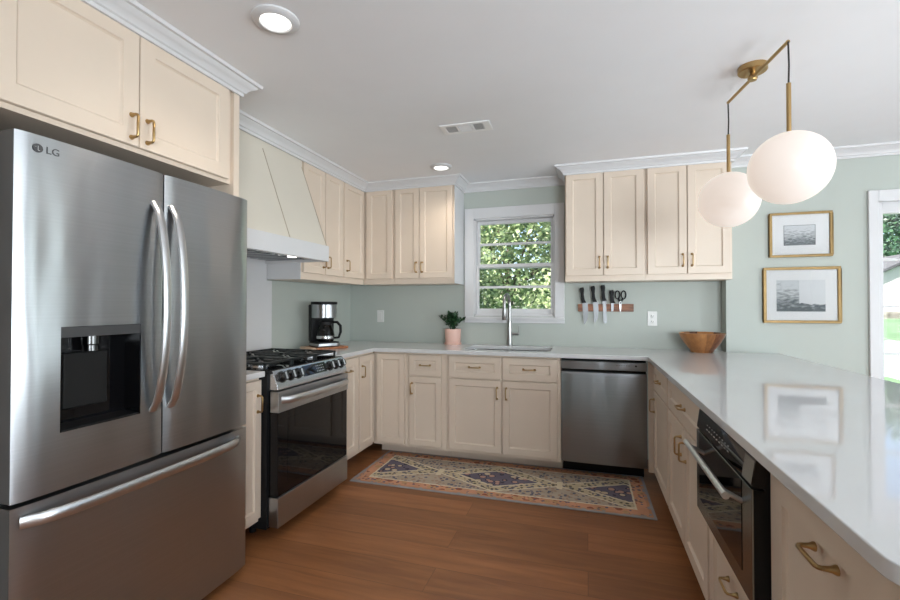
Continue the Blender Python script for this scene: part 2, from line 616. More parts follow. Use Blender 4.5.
# ---- glazed door in the dining wall
d1 = sroot('door_1')
b = B()
b.box(dx0 - 0.052, dx0 + 0.004, WD - 0.022, WD, 0, 2.077).box(dx1 - 0.004, dx1 + 0.052, WD - 0.022, WD, 0, 2.077)
b.box(dx0 + 0.004, dx1 - 0.004, WD - 0.022, WD, dz1 - 0.004, 2.077)
b.build('casing', WHITE, d1, 0.004)
b = B()
ys = WD + 0.012
b.box(dx0, dx0 + 0.04, ys, ys + 0.045, 0.0, dz1).box(dx1 - 0.09, dx1, ys, ys + 0.045, 0.0, dz1)
b.box(dx0 + 0.04, dx1 - 0.09, ys, ys + 0.045, dz1 - 0.085, dz1).box(dx0 + 0.04, dx1 - 0.09, ys, ys + 0.045, 0.0, 0.24)
b.build('door_leaf', WHITE, d1, 0.004)
for z in (1.592, 1.262, 0.93, 0.59):
    B().box(dx0 + 0.04, dx1 - 0.09, ys + 0.012, ys + 0.034, z - 0.009, z + 0.009).build('muntin', WHITE, d1)
for x in (2.36,):
    B().box(x - 0.009, x + 0.009, ys + 0.013, ys + 0.033, 0.24, dz1 - 0.085).build('muntin', WHITE, d1)
B().box(dx0 + 0.038, dx1 - 0.088, ys + 0.02, ys + 0.025, 0.23, dz1 - 0.08).build('pane', GLASS, d1)

# ---- unseen windows and glazed door added as frames around the fill lamps
for i, (a, c) in enumerate(REARW):
    w = sroot('window_%d' % (i + 2))  # added window out of view, built around the rear fill lamp
    b = B()
    for x0, x1, z0, z1 in ((a - 0.08, a + 0.03, 0.62, 2.18), (c - 0.03, c + 0.08, 0.62, 2.18), (a, c, 0.62, 0.74), (a, c, 2.06, 2.18), (a, c, 1.38, 1.42), ((a + c) / 2 - 0.03, (a + c) / 2 + 0.03, 0.7, 2.1)):
        b.box(x0, x1, WF - 0.06, WF + 0.02, z0, z1)
    b.build('window_frame', WHITE, w)
    B().box(a, c, WF - 0.05, WF - 0.045, 0.7, 2.1).build('pane', GLASS, w)
w = sroot('window_3')  # unseen window, added to bring light to the far ceiling
b = B()
for y0, y1, z0, z1 in ((2.02, 2.13, 0.62, 2.18), (3.47, 3.58, 0.62, 2.18), (2.1, 3.5, 0.62, 0.74), (2.1, 3.5, 2.06, 2.18), (2.1, 3.5, 1.38, 1.42)):
    b.box(WR - 0.02, WR + 0.06, y0, y1, z0, z1)
b.build('window_frame', WHITE, w)
B().box(WR + 0.03, WR + 0.035, 2.1, 3.5, 0.7, 2.1).build('pane', GLASS, w)
d2 = sroot('added_door_2')  # unseen glazed door, added around the larger right-hand fill lamp
b = B()
for y0, y1, z0, z1 in ((ry0 - 0.08, ry0 + 0.05, 0, 2.18), (ry1 - 0.05, ry1 + 0.08, 0, 2.18), (ry0, ry1, 2.04, 2.18), (ry0, ry1, 0, 0.12), (0.55, 0.65, 0, 2.1)):
    b.box(WR - 0.02, WR + 0.06, y0, y1, z0, z1)
b.build('door_frame', WHITE, d2)
B().box(WR + 0.03, WR + 0.035, ry0, ry1, 0.1, 2.1).build('pane', GLASS, d2)


# ---- crown moulding: a profile carried along the cabinet fronts and walls, mitred at every corner
def crown(path, name, zb=2.318, zt=ZC):
    prof = [(0, zb), (0.012, zb), (0.014, zb + 0.014), (0.022, zb + 0.018), (0.026, zb + 0.028), (0.040, zb + 0.040), (0.058, zb + 0.050),
            (0.062, zb + 0.056), (0.074, zb + 0.058), (0.078, zt), (0, zt)]
    rings = []
    P = [Vector(p) for p in path]
    for i, p in enumerate(P):
        d0 = (p - P[i - 1]).normalized() if i else None
        d1_ = (P[i + 1] - p).normalized() if i < len(P) - 1 else None
        if d0 is None:
            d0 = d1_
        if d1_ is None:
            d1_ = d0
        n0, n1 = Vector((d0.y, -d0.x)), Vector((d1_.y, -d1_.x))
        mdir = n0 + n1
        mdir = mdir / max(0.2, mdir.dot(n0))
        rings.append([(p.x + mdir.x * o, p.y + mdir.y * o, z) for o, z in prof])
    return struct(B().loft(rings).build(name, WHITE, smooth=True, angle=30))


FCX, UX, UY = -1.66, -1.97, 3.67        # fridge cabinet front, left uppers front, back uppers front
crown([(FCX, 0.30), (FCX, 1.79), (UX, 1.79), (UX, UY), (-1.10, UY), (-1.10, WB), (-0.168, WB), (-0.168, UY), (NX, UY), (NX, WD), (WR, WD)], 'trim_1')
struct(B().box(NX + 0.4, dx0 - 0.055, WD - 0.014, WD, 0, 0.12).build('baseboard_dining', WHITE, None, 0.003))


# ------------------------------------------------------------------ pulls
def pull(parent, x, z, yf, vert=True, L=0.086, proj=0.030, r=0.0042):
    """brass pull: two flared posts and a bar with rounded turns"""
    b = B()
    ax = (lambda t: (x, z + t)) if vert else (lambda t: (x + t, z))
    h = L / 2
    for sgn in (-1, 1):
        px, pz = ax(sgn * h)
        b.lathe([(0.0095, yf), (0.0095, yf - 0.003), (0.006, yf - 0.010), (r * 1.1, yf - 0.018), (r, yf - proj + 0.008)], (px, 0, pz), 'y', 12)
    pts = []
    for a in (0, 0.5, 1):
        q = a * PI / 2
        t = -h + 0.009 * (1 - math.cos(q))
        pts.append((ax(t), yf - proj + 0.009 - 0.009 * math.sin(q)))
    for a in (1, 0.5, 0):
        q = a * PI / 2
        t = h - 0.009 * (1 - math.cos(q))
        pts.append((ax(t), yf - proj + 0.009 - 0.009 * math.sin(q)))
    pp = [(q[0], y, q[1]) for q, y in pts]
    b.sweep(pp, [r, r, r * 1.05, r * 1.05, r, r], 10)
    return b.build('handle', BRASS, parent)


# ------------------------------------------------------------------ cabinets (local frame: front faces -y, x along the run)
def cabinet(name, label, cat, loc, rz, width, depth, z0, z1, fronts, toe=False, group=None, back=True, extra=None, fw=0.057, endpanels=False, body_mat=None, top=False):
    t = thing(name, label, cat, loc, rz, group)
    b = B()
    b.box(0, width, 0, 0.02, z0, z1)
    b.box(0, 0.018, 0.02, depth, z0, z1).box(width - 0.018, width, 0.02, depth, z0, z1)
    b.box(0.018, width - 0.018, 0.02, depth, z0, z0 + 0.018)
    if top:
        b.box(0.018, width - 0.018, 0.02, depth, z1 - 0.018, z1)
    if back:
        b.box(0.018, width - 0.018, depth - 0.012, depth, z0, z1)
    if toe:
        b.box(0, width, 0.160, 0.175, 0.0, z0)
        b.box(0, 0.018, 0.175, depth, 0, z0).box(width - 0.018, width, 0.175, depth, 0, z0)
    if extra:
        for e in extra:
            b.box(*e)
    b.build('body', body_mat or PAINT, t, smooth=False)
    for f in fronts:
        kind, x0, x1, a, c = f[:5]
        w = f[6] if len(f) > 6 else fw
        o = B().shaker(x0, x1, a, c, -0.02, 0.0199, w=w).build(kind, PAINT, t, smooth=False)
        for hd in (f[5] or []):
            pull(o, *hd[:2], -0.02, hd[2], *(hd[3:] or ()))
    return t


ZT = 0.884                              # underside of the worktop
R90 = PI / 2
# -- left run, faces +X.  local x -> +Y, local -y -> +X
LX = -1.735
cabinet('base_cabinet', 'narrow cream base cabinet between the refrigerator and the range', 'cabinet', (-1.708, 1.792, 0), R90, 0.200, 0.53, 0.10, ZT,
        [('door', 0.004, 0.198, 0.125, 0.865, [(0.170, 0.742, True)], 0.045)], toe=True)
cabinet('base_cabinet', 'slim cream pull-out cabinet just right of the range', 'cabinet', (LX, 2.748, 0), R90, 0.366, 0.53, 0.10, ZT,
        [('door', 0.02, 0.355, 0.125, 0.865, [(0.20, 0.772, False, 0.07)], 0.06)], toe=True)
cabinet('base_cabinet', 'cream base cabinet left of the inside corner, brass pull at its upper left', 'cabinet', (LX, 3.116, 0), R90, 0.270, 0.53, 0.10, ZT,
        [('door', 0.012, 0.262, 0.125, 0.865, [(0.045, 0.742, True)], 0.05)], toe=True)
# -- back run, faces -Y
BY = 3.40
cabinet('base_cabinet', 'cream corner base cabinet with one plain door and no pull', 'cabinet', (-1.733, BY, 0), 0, 0.318, 0.55, 0.10, ZT,
        [('door', 0.035, 0.288, 0.125, 0.865, None, 0.045)], toe=True)
cabinet('base_cabinet', 'narrow cream base cabinet with one drawer over one door, left of the sink base', 'cabinet', (-1.413, BY, 0), 0, 0.328, 0.55, 0.10, ZT,
        [('drawer', 0.012, 0.290, 0.697, 0.866, [(0.15, 0.782, False)], 0.045),
         ('door', 0.012, 0.290, 0.125, 0.684, [(0.035, 0.588, True)], 0.045)], toe=True)
cabinet('sink_base_cabinet', 'wide cream sink base below the window with two drawer fronts over two doors', 'cabinet', (-1.083, BY, 0), 0, 0.893, 0.55, 0.10, ZT,
        [('drawer', 0.023, 0.445, 0.695, 0.866, [(0.234, 0.782, False)], 0.05),
         ('drawer', 0.458, 0.868, 0.695, 0.866, [(0.66, 0.782, False)], 0.05),
         ('door', 0.023, 0.445, 0.125, 0.684, [(0.415, 0.588, True)], 0.05),
         ('door', 0.458, 0.868, 0.125, 0.684, [(0.486, 0.588, True)], 0.05)], toe=True, back=False)
# -- peninsula, faces -X.  local x -> -Y
PX = 0.455
cabinet('base_cabinet', 'cream peninsula cabinet beside the dishwasher with one drawer over one door', 'cabinet', (PX, 3.40, 0), -R90, 0.622, 0.56, 0.10, ZT,
        [('drawer', 0.075, 0.610, 0.697, 0.866, [(0.335, 0.782, False)]),
         ('door', 0.075, 0.610, 0.125, 0.684, [(0.115, 0.588, True)])], toe=True,
        extra=[(-0.0, 0.018, -0.046, 0.0, 0.10, ZT)])
cabinet('base_cabinet', 'wide cream peninsula cabinet with one long drawer over a pair of doors', 'cabinet', (PX, 2.776, 0), -R90, 0.876, 0.56, 0.10, ZT,
        [('drawer', 0.012, 0.862, 0.697, 0.866, [(0.435, 0.782, False)]),
         ('door', 0.012, 0.434, 0.125, 0.684, [(0.385, 0.588, True)]),
         ('door', 0.442, 0.862, 0.125, 0.684, [(0.492, 0.588, True)])], toe=True)
mwY0, mwY1 = 1.304, 1.892
t = cabinet('microwave_cabinet', 'cream peninsula cabinet with a low drawer under the microwave drawer', 'cabinet', (PX, mwY1 + 0.006, 0), -R90, mwY1 - mwY0 + 0.012, 0.56, 0.10, 0.50,
            [('drawer', 0.012, mwY1 - mwY0, 0.125, 0.485, [(0.30, 0.385, False)])], toe=True)
cabinet('end_cabinet', 'cream cabinet at the near end of the peninsula with one tall front', 'cabinet', (PX, 1.295, 0), -R90, 0.52, 0.56, 0.10, ZT,
        [('door', 0.0, 0.512, 0.125, 0.866, [(0.268, 0.786, False, 0.084, 0.032, 0.0046)], 0.066)], toe=True)

# -- uppers
UZ0, UZ1 = 1.462, 2.385
hc = cabinet('upper_cabinet', 'cream upper cabinet with a pair of doors beside the range hood', 'cabinet', (UX - 0.02, 2.745, 0), R90, 0.567, 0.30, UZ0, UZ1,
        [('door', 0.010, 0.284, 1.512, 2.330, [(0.258, 1.61, True)], 0.05),
         ('door', 0.296, 0.556, 1.512, 2.330, [(0.322, 1.61, True)], 0.05)], group=None)
cabinet('upper_cabinet', 'single-door cream upper cabinet on the left wall at the inside corner', 'cabinet', (UX - 0.02, 3.314, 0), R90, 0.376, 0.30, UZ0, UZ1,
        [('door', 0.008, 0.350, 1.512, 2.330, [(0.045, 1.61, True)], 0.05)])
cabinet('upper_cabinet', 'single-door cream upper cabinet on the back wall at the inside corner, without a pull', 'cabinet', (-1.986, UY + 0.02, 0), 0, 0.310, 0.28, UZ0, UZ1,
        [('door', 0.034, 0.297, 1.512, 2.330, None, 0.05)])
t = cabinet('upper_cabinet', 'cream upper cabinet with a pair of doors left of the kitchen window', 'cabinet', (-1.674, UY + 0.02, 0), 0, 0.574, 0.28, UZ0, UZ1,
            [('door', 0.012, 0.242, 1.512, 2.330, [(0.218, 1.61, True)], 0.05),
             ('door', 0.248, 0.556, 1.512, 2.330, [(0.274, 1.61, True)], 0.05)])
B().box(-0.0035, -0.0002, -0.0, 0.30, UZ0, UZ1 - 0.07).build('side_panel', WHITE, hc)['label'] = 'white end panel'
B().box(0.5745, 0.578, -0.018, 0.28, UZ0, UZ1 - 0.07).build('side_panel', WHITE, t)['label'] = 'white end panel'
cabinet('upper_cabinet', 'cream upper cabinet with a pair of doors right of the kitchen window', 'cabinet', (-0.168, UY + 0.02, 0), 0, 0.600, 0.28, UZ0, UZ1,
        [('door', 0.008, 0.290, 1.507, 2.330, [(0.262, 1.61, True)], 0.052),
         ('door', 0.296, 0.586, 1.507, 2.330, [(0.324, 1.61, True)], 0.052)])
cabinet('upper_cabinet', 'cream upper cabinet with a pair of doors behind the small globe lamp above the bowl', 'cabinet', (0.434, UY + 0.02, 0), 0, 0.580, 0.278, UZ0, UZ1,
        [('door', 0.010, 0.280, 1.507, 2.330, [(0.252, 1.61, True)], 0.052),
         ('door', 0.286, 0.568, 1.507, 2.330, [(0.314, 1.61, True)], 0.052)])
# the white flank of the upper by the hood
# fridge surround
fc = cabinet('fridge_cabinet', 'deep cream cabinet with two doors over the refrigerator', 'cabinet', (FCX - 0.02, 0.815, 0), R90, 0.938, 0.60, 1.866, 2.385,
             [('door', 0.008, 0.458, 1.884, 2.330, [(0.428, 1.955, True, 0.086, 0.034, 0.0048)], 0.062),
              ('door', 0.462, 0.910, 1.884, 2.330, [(0.492, 1.955, True, 0.086, 0.034, 0.0048)], 0.062)])
tag(B().box(WL + 0.002, FCX, 1.754, 1.790, 0.0, 2.385).build('fridge_surround', PAINT, None, 0.002), 'tall cream board on the right side of the refrigerator', 'panel')
tag(B().box(WL + 0.002, FCX, 0.776, 0.812, 0.0, 2.385).build('fridge_surround', PAINT, None, 0.002), 'tall cream board on the left side of the refrigerator', 'panel')


# ------------------------------------------------------------------ worktop
def worktop():
    xs = [WL + 0.003, -1.70, -1.70, -0.975, -0.285, 0.40, NX - 0.003, 1.36]
    xs = [WL + 0.003, -1.70, -0.97, -0.275, 0.40, NX - 0.003, 1.36]
    ys_ = [0.738, 2.748, 3.335, 3.47, 3.83, WD - 0.003, WB - 0.003]
    z0, z1 = ZT, 0.914
    bm = bmesh.new()

    def inside(x, y):
        left = x < -1.70 and y > 2.74
        backr = y > 3.335 and x < NX and not (-0.97 < x < -0.275 and 3.47 < y < 3.83)
        pen = x > 0.40 and (y < WD - 0.003)
        return left or backr or pen
    cells = set()
    for i in range(len(xs) - 1):
        for j in range(len(ys_) - 1):
            if inside((xs[i] + xs[i + 1]) / 2, (ys_[j] + ys_[j + 1]) / 2):
                cells.add((i, j))
    V = {}

    def v(i, j, z):
        k = (i, j, z)
        if k not in V:
            V[k] = bm.verts.new((xs[i], ys_[j], z))
        return V[k]
    for i, j in cells:
        bm.faces.new([v(i, j, z1), v(i + 1, j, z1), v(i + 1, j + 1, z1), v(i, j + 1, z1)])
        bm.faces.new([v(i, j + 1, z0), v(i + 1, j + 1, z0), v(i + 1, j, z0), v(i, j, z0)])
        for (di, dj), (a, c) in (((-1, 0), ((0, 1), (0, 0))), ((1, 0), ((1, 0), (1, 1))), ((0, -1), ((0, 0), (1, 0))), ((0, 1), ((1, 1), (0, 1)))):
            if (i + di, j + dj) not in cells:
                p, q = (i + a[0], j + a[1]), (i + c[0], j + c[1])
                bm.faces.new([v(*p, z0), v(*q, z0), v(*q, z1), v(*p, z1)])
    bm.normal_update()
    # round the free corners of the peninsula and the corners of the sink cut-out
    ee = []
    for e in bm.edges:
        a, c = e.verts
        if abs(a.co.z - c.co.z) > 0.01 and abs(a.co.x - c.co.x) < 1e-6:
            if (abs(a.co.y - 0.738) < 1e-4 and (abs(a.co.x - 0.40) < 1e-4 or abs(a.co.x - 1.36) < 1e-4)):
                ee.append((e, 0.05))
    bmesh.ops.bevel(bm, geom=[e for e, _ in ee], offset=0.055, segments=10, affect='EDGES', profile=0.5)
    ee = [e for e in bm.edges if abs(e.verts[0].co.z - e.verts[1].co.z) > 0.01 and -0.98 < e.verts[0].co.x < -0.27 and 3.46 < e.verts[0].co.y < 3.84]
    bmesh.ops.bevel(bm, geom=ee, offset=0.045, segments=6, affect='EDGES', profile=0.5)
    b = B()
    b.bm.free()
    b.bm = bm
    return b.build('worktop', QUARTZ, None, 0.003, 2, 30)


tag(worktop(), 'continuous white quartz worktop wrapping the corner, the sink and the peninsula', 'countertop')
tag(B().box(WL + 0.012, -1.665, 1.792, 1.990, ZT, 0.914).build('worktop', QUARTZ, None, 0.003), 'small white quartz worktop piece between refrigerator and range', 'countertop')
tag(B().prism([(1.794, 0.915), (2.795, 0.915), (2.795, 1.455), (2.738, 1.455), (2.738, 1.70), (1.794, 1.70)], 'x', WL + 0.001, WL + 0.009).build('backsplash_panel', WHITE, None, 0.001), 'white splash panel on the wall behind the range', 'splashback')

# ---- undermount sink and tap
t = thing('sink', 'undermount steel sink set in the worktop under the window', 'sink', (-0.6225, 3.65, 0.0))
b = B()


def rrect(hx, hy, r, z, n=5):
    pts = []
    for cx_, cy_, a0 in ((hx - r, hy - r, 0), (-hx + r, hy - r, PI / 2), (-hx + r, -hy + r, PI), (hx - r, -hy + r, 1.5 * PI)):
        pts += [(x, y, z) for x, y in arc((cx_, cy_), r, a0, a0 + PI / 2, n)]
    return pts


b.loft([rrect(0.365, 0.198, 0.05, 0.8838), rrect(0.345, 0.178, 0.04, 0.8838), rrect(0.338, 0.171, 0.04, 0.70), rrect(0.30, 0.14, 0.04, 0.690)], cap=False)
b.bm.faces.new([b.bm.verts.new(p) for p in rrect(0.30, 0.14, 0.04, 0.690)])
b.build('basin', STEEL2, t)
B().lathe([(0.045, 0.6905), (0.045, 0.695), (0.03, 0.693), (0.0, 0.692)], (0, 0.05, 0), 'z', 20, False).build('drain', CHROME, t)
t = thing('kitchen_faucet', 'brushed steel pull-down tap standing behind the sink', 'faucet', (-0.655, 3.888, 0.914))
b = B().lathe([(0.030, 0), (0.030, 0.006), (0.025, 0.010), (0.023, 0.07), (0.020, 0.22)], n=20)
b.build('tap_body', TAPS, t)
pts = [(0, 0, 0.19)] + [(0, 0, 0.19 + 0.03 * k) for k in range(1, 7)]
for k in range(1, 13):
    a = PI * k / 12
    pts.append((-0.02 * (1 - math.cos(a)) / 2, -0.075 * (1 - math.cos(a)), 0.375 + 0.075 * math.sin(a)))
pts += [(-0.02, -0.15, 0.33)]
B().sweep(pts, 0.0145, 14).build('spout', TAPS, t)
B().lathe([(0.0155, 0.345), (0.018, 0.32), (0.021, 0.235), (0.018, 0.230), (0.0, 0.230)], (-0.02, -0.15, 0), 'z', 18).build('spray_head', TAPS, t)
b = B().rod((0.012, 0, 0.105), (0.080, 0, 0.105), 0.0135, 0.0135, 16)
b.rod((0.078, 0, 0.098), (0.084, -0.004, 0.175), 0.006, 0.0045, 10)
b.build('lever', TAPS, t)

# ------------------------------------------------------------------ refrigerator (front faces +X; built in local frame, front -y)
FR = thing('refrigerator', 'large stainless french-door refrigerator with water dispenser left of the range', 'refrigerator', (-1.553, 0.82, 0), R90)
FWID = 0.921
F0 = 0.012
B().box(F0, FWID, 0.100, 0.70, 0.03, 1.765).build('cabinet_body', SIDE, FR, 0.006)
for x in (F0 + 0.05, FWID - 0.05):
    for y in (0.14, 0.64):
        B().lathe([(0.02, 0), (0.02, 0.03)], (x, y, 0), 'z', 12).build('foot', BLACK, FR)
B().box(F0 + 0.008, FWID - 0.008, 0.085, 0.103, 0.05, 1.76).build('door_gasket', RUBBER, FR)


def door_slab(x0, x1, z0, z1, name, hole=None, bow=0.007):
    """slightly bowed stainless door; optional rectangular recess (open hole) through the front"""
    b = B()
    n = 16
    xs = [x0 + (x1 - x0) * i / n for i in range(n + 1)]
    zs = [z0, z1]
    if hole:
        xs = sorted(set([x for x in xs if not (hole[0] - 0.012 < x < hole[0] + 0.012 or hole[1] - 0.012 < x < hole[1] + 0.012)] + [hole[0], hole[1]]))
        zs = [z0, hole[2], hole[3], z1]
    def yf(x):
        u = (x - x0) / (x1 - x0) * 2 - 1
        edge = max(0.0, (abs(u) - 0.94) / 0.06)
        return bow * (u * u) + 0.006 * edge ** 2
    G = [[b.bm.verts.new((x, yf(x), z)) for z in zs] for x in xs]
    K = [[b.bm.verts.new((x, 0.085, z)) for z in zs] for x in xs]
    for i in range(len(xs) - 1):
        for j in range(len(zs) - 1):
            if hole and hole[0] - 1e-6 <= xs[i] and xs[i + 1] <= hole[1] + 1e-6 and j == 1:
                continue
            b.bm.faces.new((G[i][j], G[i + 1][j], G[i + 1][j + 1], G[i][j + 1]))
            b.bm.faces.new((K[i][j + 1], K[i + 1][j + 1], K[i + 1][j], K[i][j]))
        for j in (0, len(zs) - 1):
            b.bm.faces.new((G[i][j], K[i][j], K[i + 1][j], G[i + 1][j]))
    for i in (0, len(xs) - 1):
        for j in range(len(zs) - 1):
            b.bm.faces.new((G[i][j], G[i][j + 1], K[i][j + 1], K[i][j]))
    o = b.build(name, STEEL, FR, angle=30)
    o.data.materials.append(SIDE)
    for p in o.data.polygons:
        if abs(p.normal.x) > 0.9:
            p.material_index = 1
    return o


DH = (0.129, 0.387, 0.876, 1.203)
dl = door_slab(F0, 0.478, 0.702, 1.777, 'door', DH)
dr = door_slab(0.484, FWID, 0.702, 1.777, 'door')
fz = door_slab(F0, FWID, 0.032, 0.688, 'freezer_drawer')
# handles
for dd, x, sgn in ((dl, 0.437, 1), (dr, 0.512, -1)):
    pts, N_ = [], 22
    for i in range(N_ + 1):
        u = i / N_ * 2 - 1
        z = 1.267 + 0.392 * u
        y = 0.006 - 0.068 * (1 - u ** 2) ** 0.62
        pts.append((x, y, z))
    B().sweep(pts, [0.017] * len(pts), 12, 0.5, (1, 0, 0)).build('handle', CHROME, dd)
pts = []
for i in range(25):
    u = i / 24 * 2 - 1
    pts.append((0.447 + 0.415 * u, 0.004 - 0.050 * (1 - u ** 4) ** 0.6, 0.645))
B().sweep(pts, [0.019] * len(pts), 12, 0.5, (0, 0, 1)).build('handle', CHROME, fz)
# dispenser
dsp = bpy.data.objects.new('dispenser', None)
COL.objects.link(dsp)
dsp.parent = FR
x0, x1, z0, z1 = DH
b = B()
b.box(x0, x1, 0.004, 0.012, z1 - 0.030, z1)
b.box(x0, x0 + 0.004, 0.004, 0.084, z0, z1).box(x1 - 0.004, x1, 0.004, 0.084, z0, z1)
b.box(x0, x1, 0.004, 0.084, z1 - 0.004, z1).box(x0, x1, 0.078, 0.084, z0, z1)
b.build('recess', GLOSSB, dsp)
B().box(x0, x1, 0.002, 0.010, z1 - 0.034, z1 - 0.0005).build('dispenser_panel', mat('dark_panel', (0.05, 0.05, 0.052), 0.3), dsp, 0.001)
B().prism([(0.006, z0), (0.082, z0), (0.082, z0 + 0.012), (0.006, z0 + 0.005)], 'x', x0, x1).build('drip_tray', BLACK, dsp)
b = B().lathe([(0.026, z1 - 0.035), (0.026, z1 - 0.062), (0.022, z1 - 0.066), (0.022, z1 - 0.085), (0.0, z1 - 0.085)], ((x0 + x1) / 2 - 0.012, 0.048, 0), 'z', 20)
b.build('nozzle', mat('smoked_chrome', (0.10, 0.10, 0.10), 0.2, 1.0), dsp)
B().box(x0 + 0.042, x1 - 0.075, 0.060, 0.072, z0 + 0.055, z1 - 0.088).build('paddle', mat('satin_black', (0.012, 0.012, 0.012), 0.5, spec=0.2), dsp, 0.006)


def text_mesh(s, size, name, m, parent, loc, rot, depth=0.0006):
    c = bpy.data.curves.new(name, 'FONT')
    c.body = s
    c.size = size
    c.extrude = depth
    c.align_y = 'CENTER'
    o = bpy.data.objects.new(name + '_curve', c)
    COL.objects.link(o)
    bpy.context.view_layer.update()
    me = bpy.data.meshes.new_from_object(o.evaluated_get(bpy.context.evaluated_depsgraph_get()))
    bpy.data.objects.remove(o)
    me.materials.clear()
    me.materials.append(m)
    r = bpy.data.objects.new(name, me)
    COL.objects.link(r)
    r.parent = parent
    r.location = loc
    r.rotation_euler = rot
    return r


lg = B().lathe([(0.013, 0.0034), (0.013, 0.0016)], (0.064, 0, 1.737), 'y', 28).build('emblem', GREYMARK, dl)
b = B()
b.box(0.0635, 0.0648, 0.0012, 0.0018, 1.730, 1.744).box(0.0648, 0.069, 0.0012, 0.0018, 1.7298, 1.7311).box(0.0575, 0.0592, 0.0012, 0.0018, 1.7395, 1.7412)
b.build('emblem_mark', LIGHTMARK, lg)
text_mesh('LG', 0.030, 'lettering', GREYMARK, dl, (0.084, 0.0024, 1.737), (PI / 2, 0, -0.034))

# ------------------------------------------------------------------ range (front faces +X)
RG = thing('range', 'stainless slide-in gas range with black oven door under the hood', 'stove', (-1.60, 1.997, 0), R90)
RW = 0.738
b = B().box(0.0, RW, 0.060, 0.655, 0.055, 0.895)
b.build('body', BLACK, RG, 0.002)
for x in (0.06, RW - 0.06):
    for y in (0.20, 0.60):
        B().lathe([(0.018, 0), (0.018, 0.055)], (x, y, 0), 'z', 12).build('foot', BLACK, RG)
b = B().prism([(0.035, 0.896), (0.655, 0.896), (0.655, 0.915), (0.043, 0.915)], 'x', 0.0, RW)
b.build('cooktop', GLOSSB, RG, 0.002)
# slanted control panel
cp = B().prism([(0.002, 0.808), (0.075, 0.808), (0.075, 0.912), (0.034, 0.912), (0.006, 0.836)], 'x', 0.015, RW).build('control_panel', STEEL2, RG, 0.002)
tilt = math.atan2(0.028, 0.076)
nrm = Vector((0, -math.cos(tilt), math.sin(tilt)))


def on_panel(x, s):                     # s: 0 bottom .. 1 top of the slope
    return Vector((x, 0.006 + 0.028 * s, 0.836 + 0.076 * s))


for x in (0.072, 0.143, 0.214, 0.545, 0.613, 0.680):
    c = on_panel(x, 0.48)
    b = B().rod(c - nrm * 0.001, c + nrm * 0.006, 0.033, 0.032, 24)
    b.rod(c + nrm * 0.005, c + nrm * 0.032, 0.0265, 0.024, 24)
    k = b.build('knob', mat('dark_knob', (0.10, 0.10, 0.10), 0.25, 1.0), RG)
    up = Vector((0, math.sin(tilt), math.cos(tilt)))
    g = B()
    ctr = c + nrm * 0.033
    g.sweep([ctr - up * 0.019, ctr + up * 0.019], 0.005, 8)
    g.build('grip', CHROME, k)
b = B()
a0, a1 = 0.268, 0.498
q = [on_panel(a0, 0.12), on_panel(a1, 0.12), on_panel(a1, 0.9), on_panel(a0, 0.9)]
b.loft([[p + nrm * 0.0005 for p in q], [p + nrm * 0.004 for p in q]])
disp = b.build('display', GLOSSB, RG)
b = B()
for r_ in range(3):
    for c_ in range(5):
        p = on_panel(a0 + 0.13 + 0.017 * c_, 0.3 + 0.2 * r_) + nrm * 0.0045
        b.loft([[p + Vector((dx, 0, 0)) + Vector((0, math.sin(tilt), math.cos(tilt))) * dz for dx, dz in ((-.003, -.002), (.003, -.002), (.003, .002), (-.003, .002))],
                [p + nrm * 0.0004 + Vector((dx, 0, 0)) + Vector((0, math.sin(tilt), math.cos(tilt))) * dz for dx, dz in ((-.003, -.002), (.003, -.002), (.003, .002), (-.003, .002))]])
b.build('key_marks', LIGHTMARK, disp)
# oven door: steel top rail, black glass, handle
od = B().box(0.017, RW - 0.002, 0.0, 0.058, 0.232, 0.798).build('oven_door', GLOSSB, RG, 0.003)
B().box(0.015, RW, -0.006, 0.050, 0.686, 0.800).build('top_rail', STEEL, od, 0.003)
pts = []
for i in range(21):
    u = i / 20 * 2 - 1
    pts.append((0.378 + 0.338 * u, -0.002 - 0.052 * (1 - u ** 4) ** 0.5, 0.752))
B().sweep(pts, [0.020] * len(pts), 12, 0.5, (0, 0, 1)).build('handle', CHROME, od)
B().box(0.10, RW - 0.07, -0.0012, 0.0, 0.29, 0.64).build('window', GLOSSB, od)
B().box(0.015, RW, -0.004, 0.058, 0.065, 0.226).build('storage_drawer', STEEL, RG, 0.003)
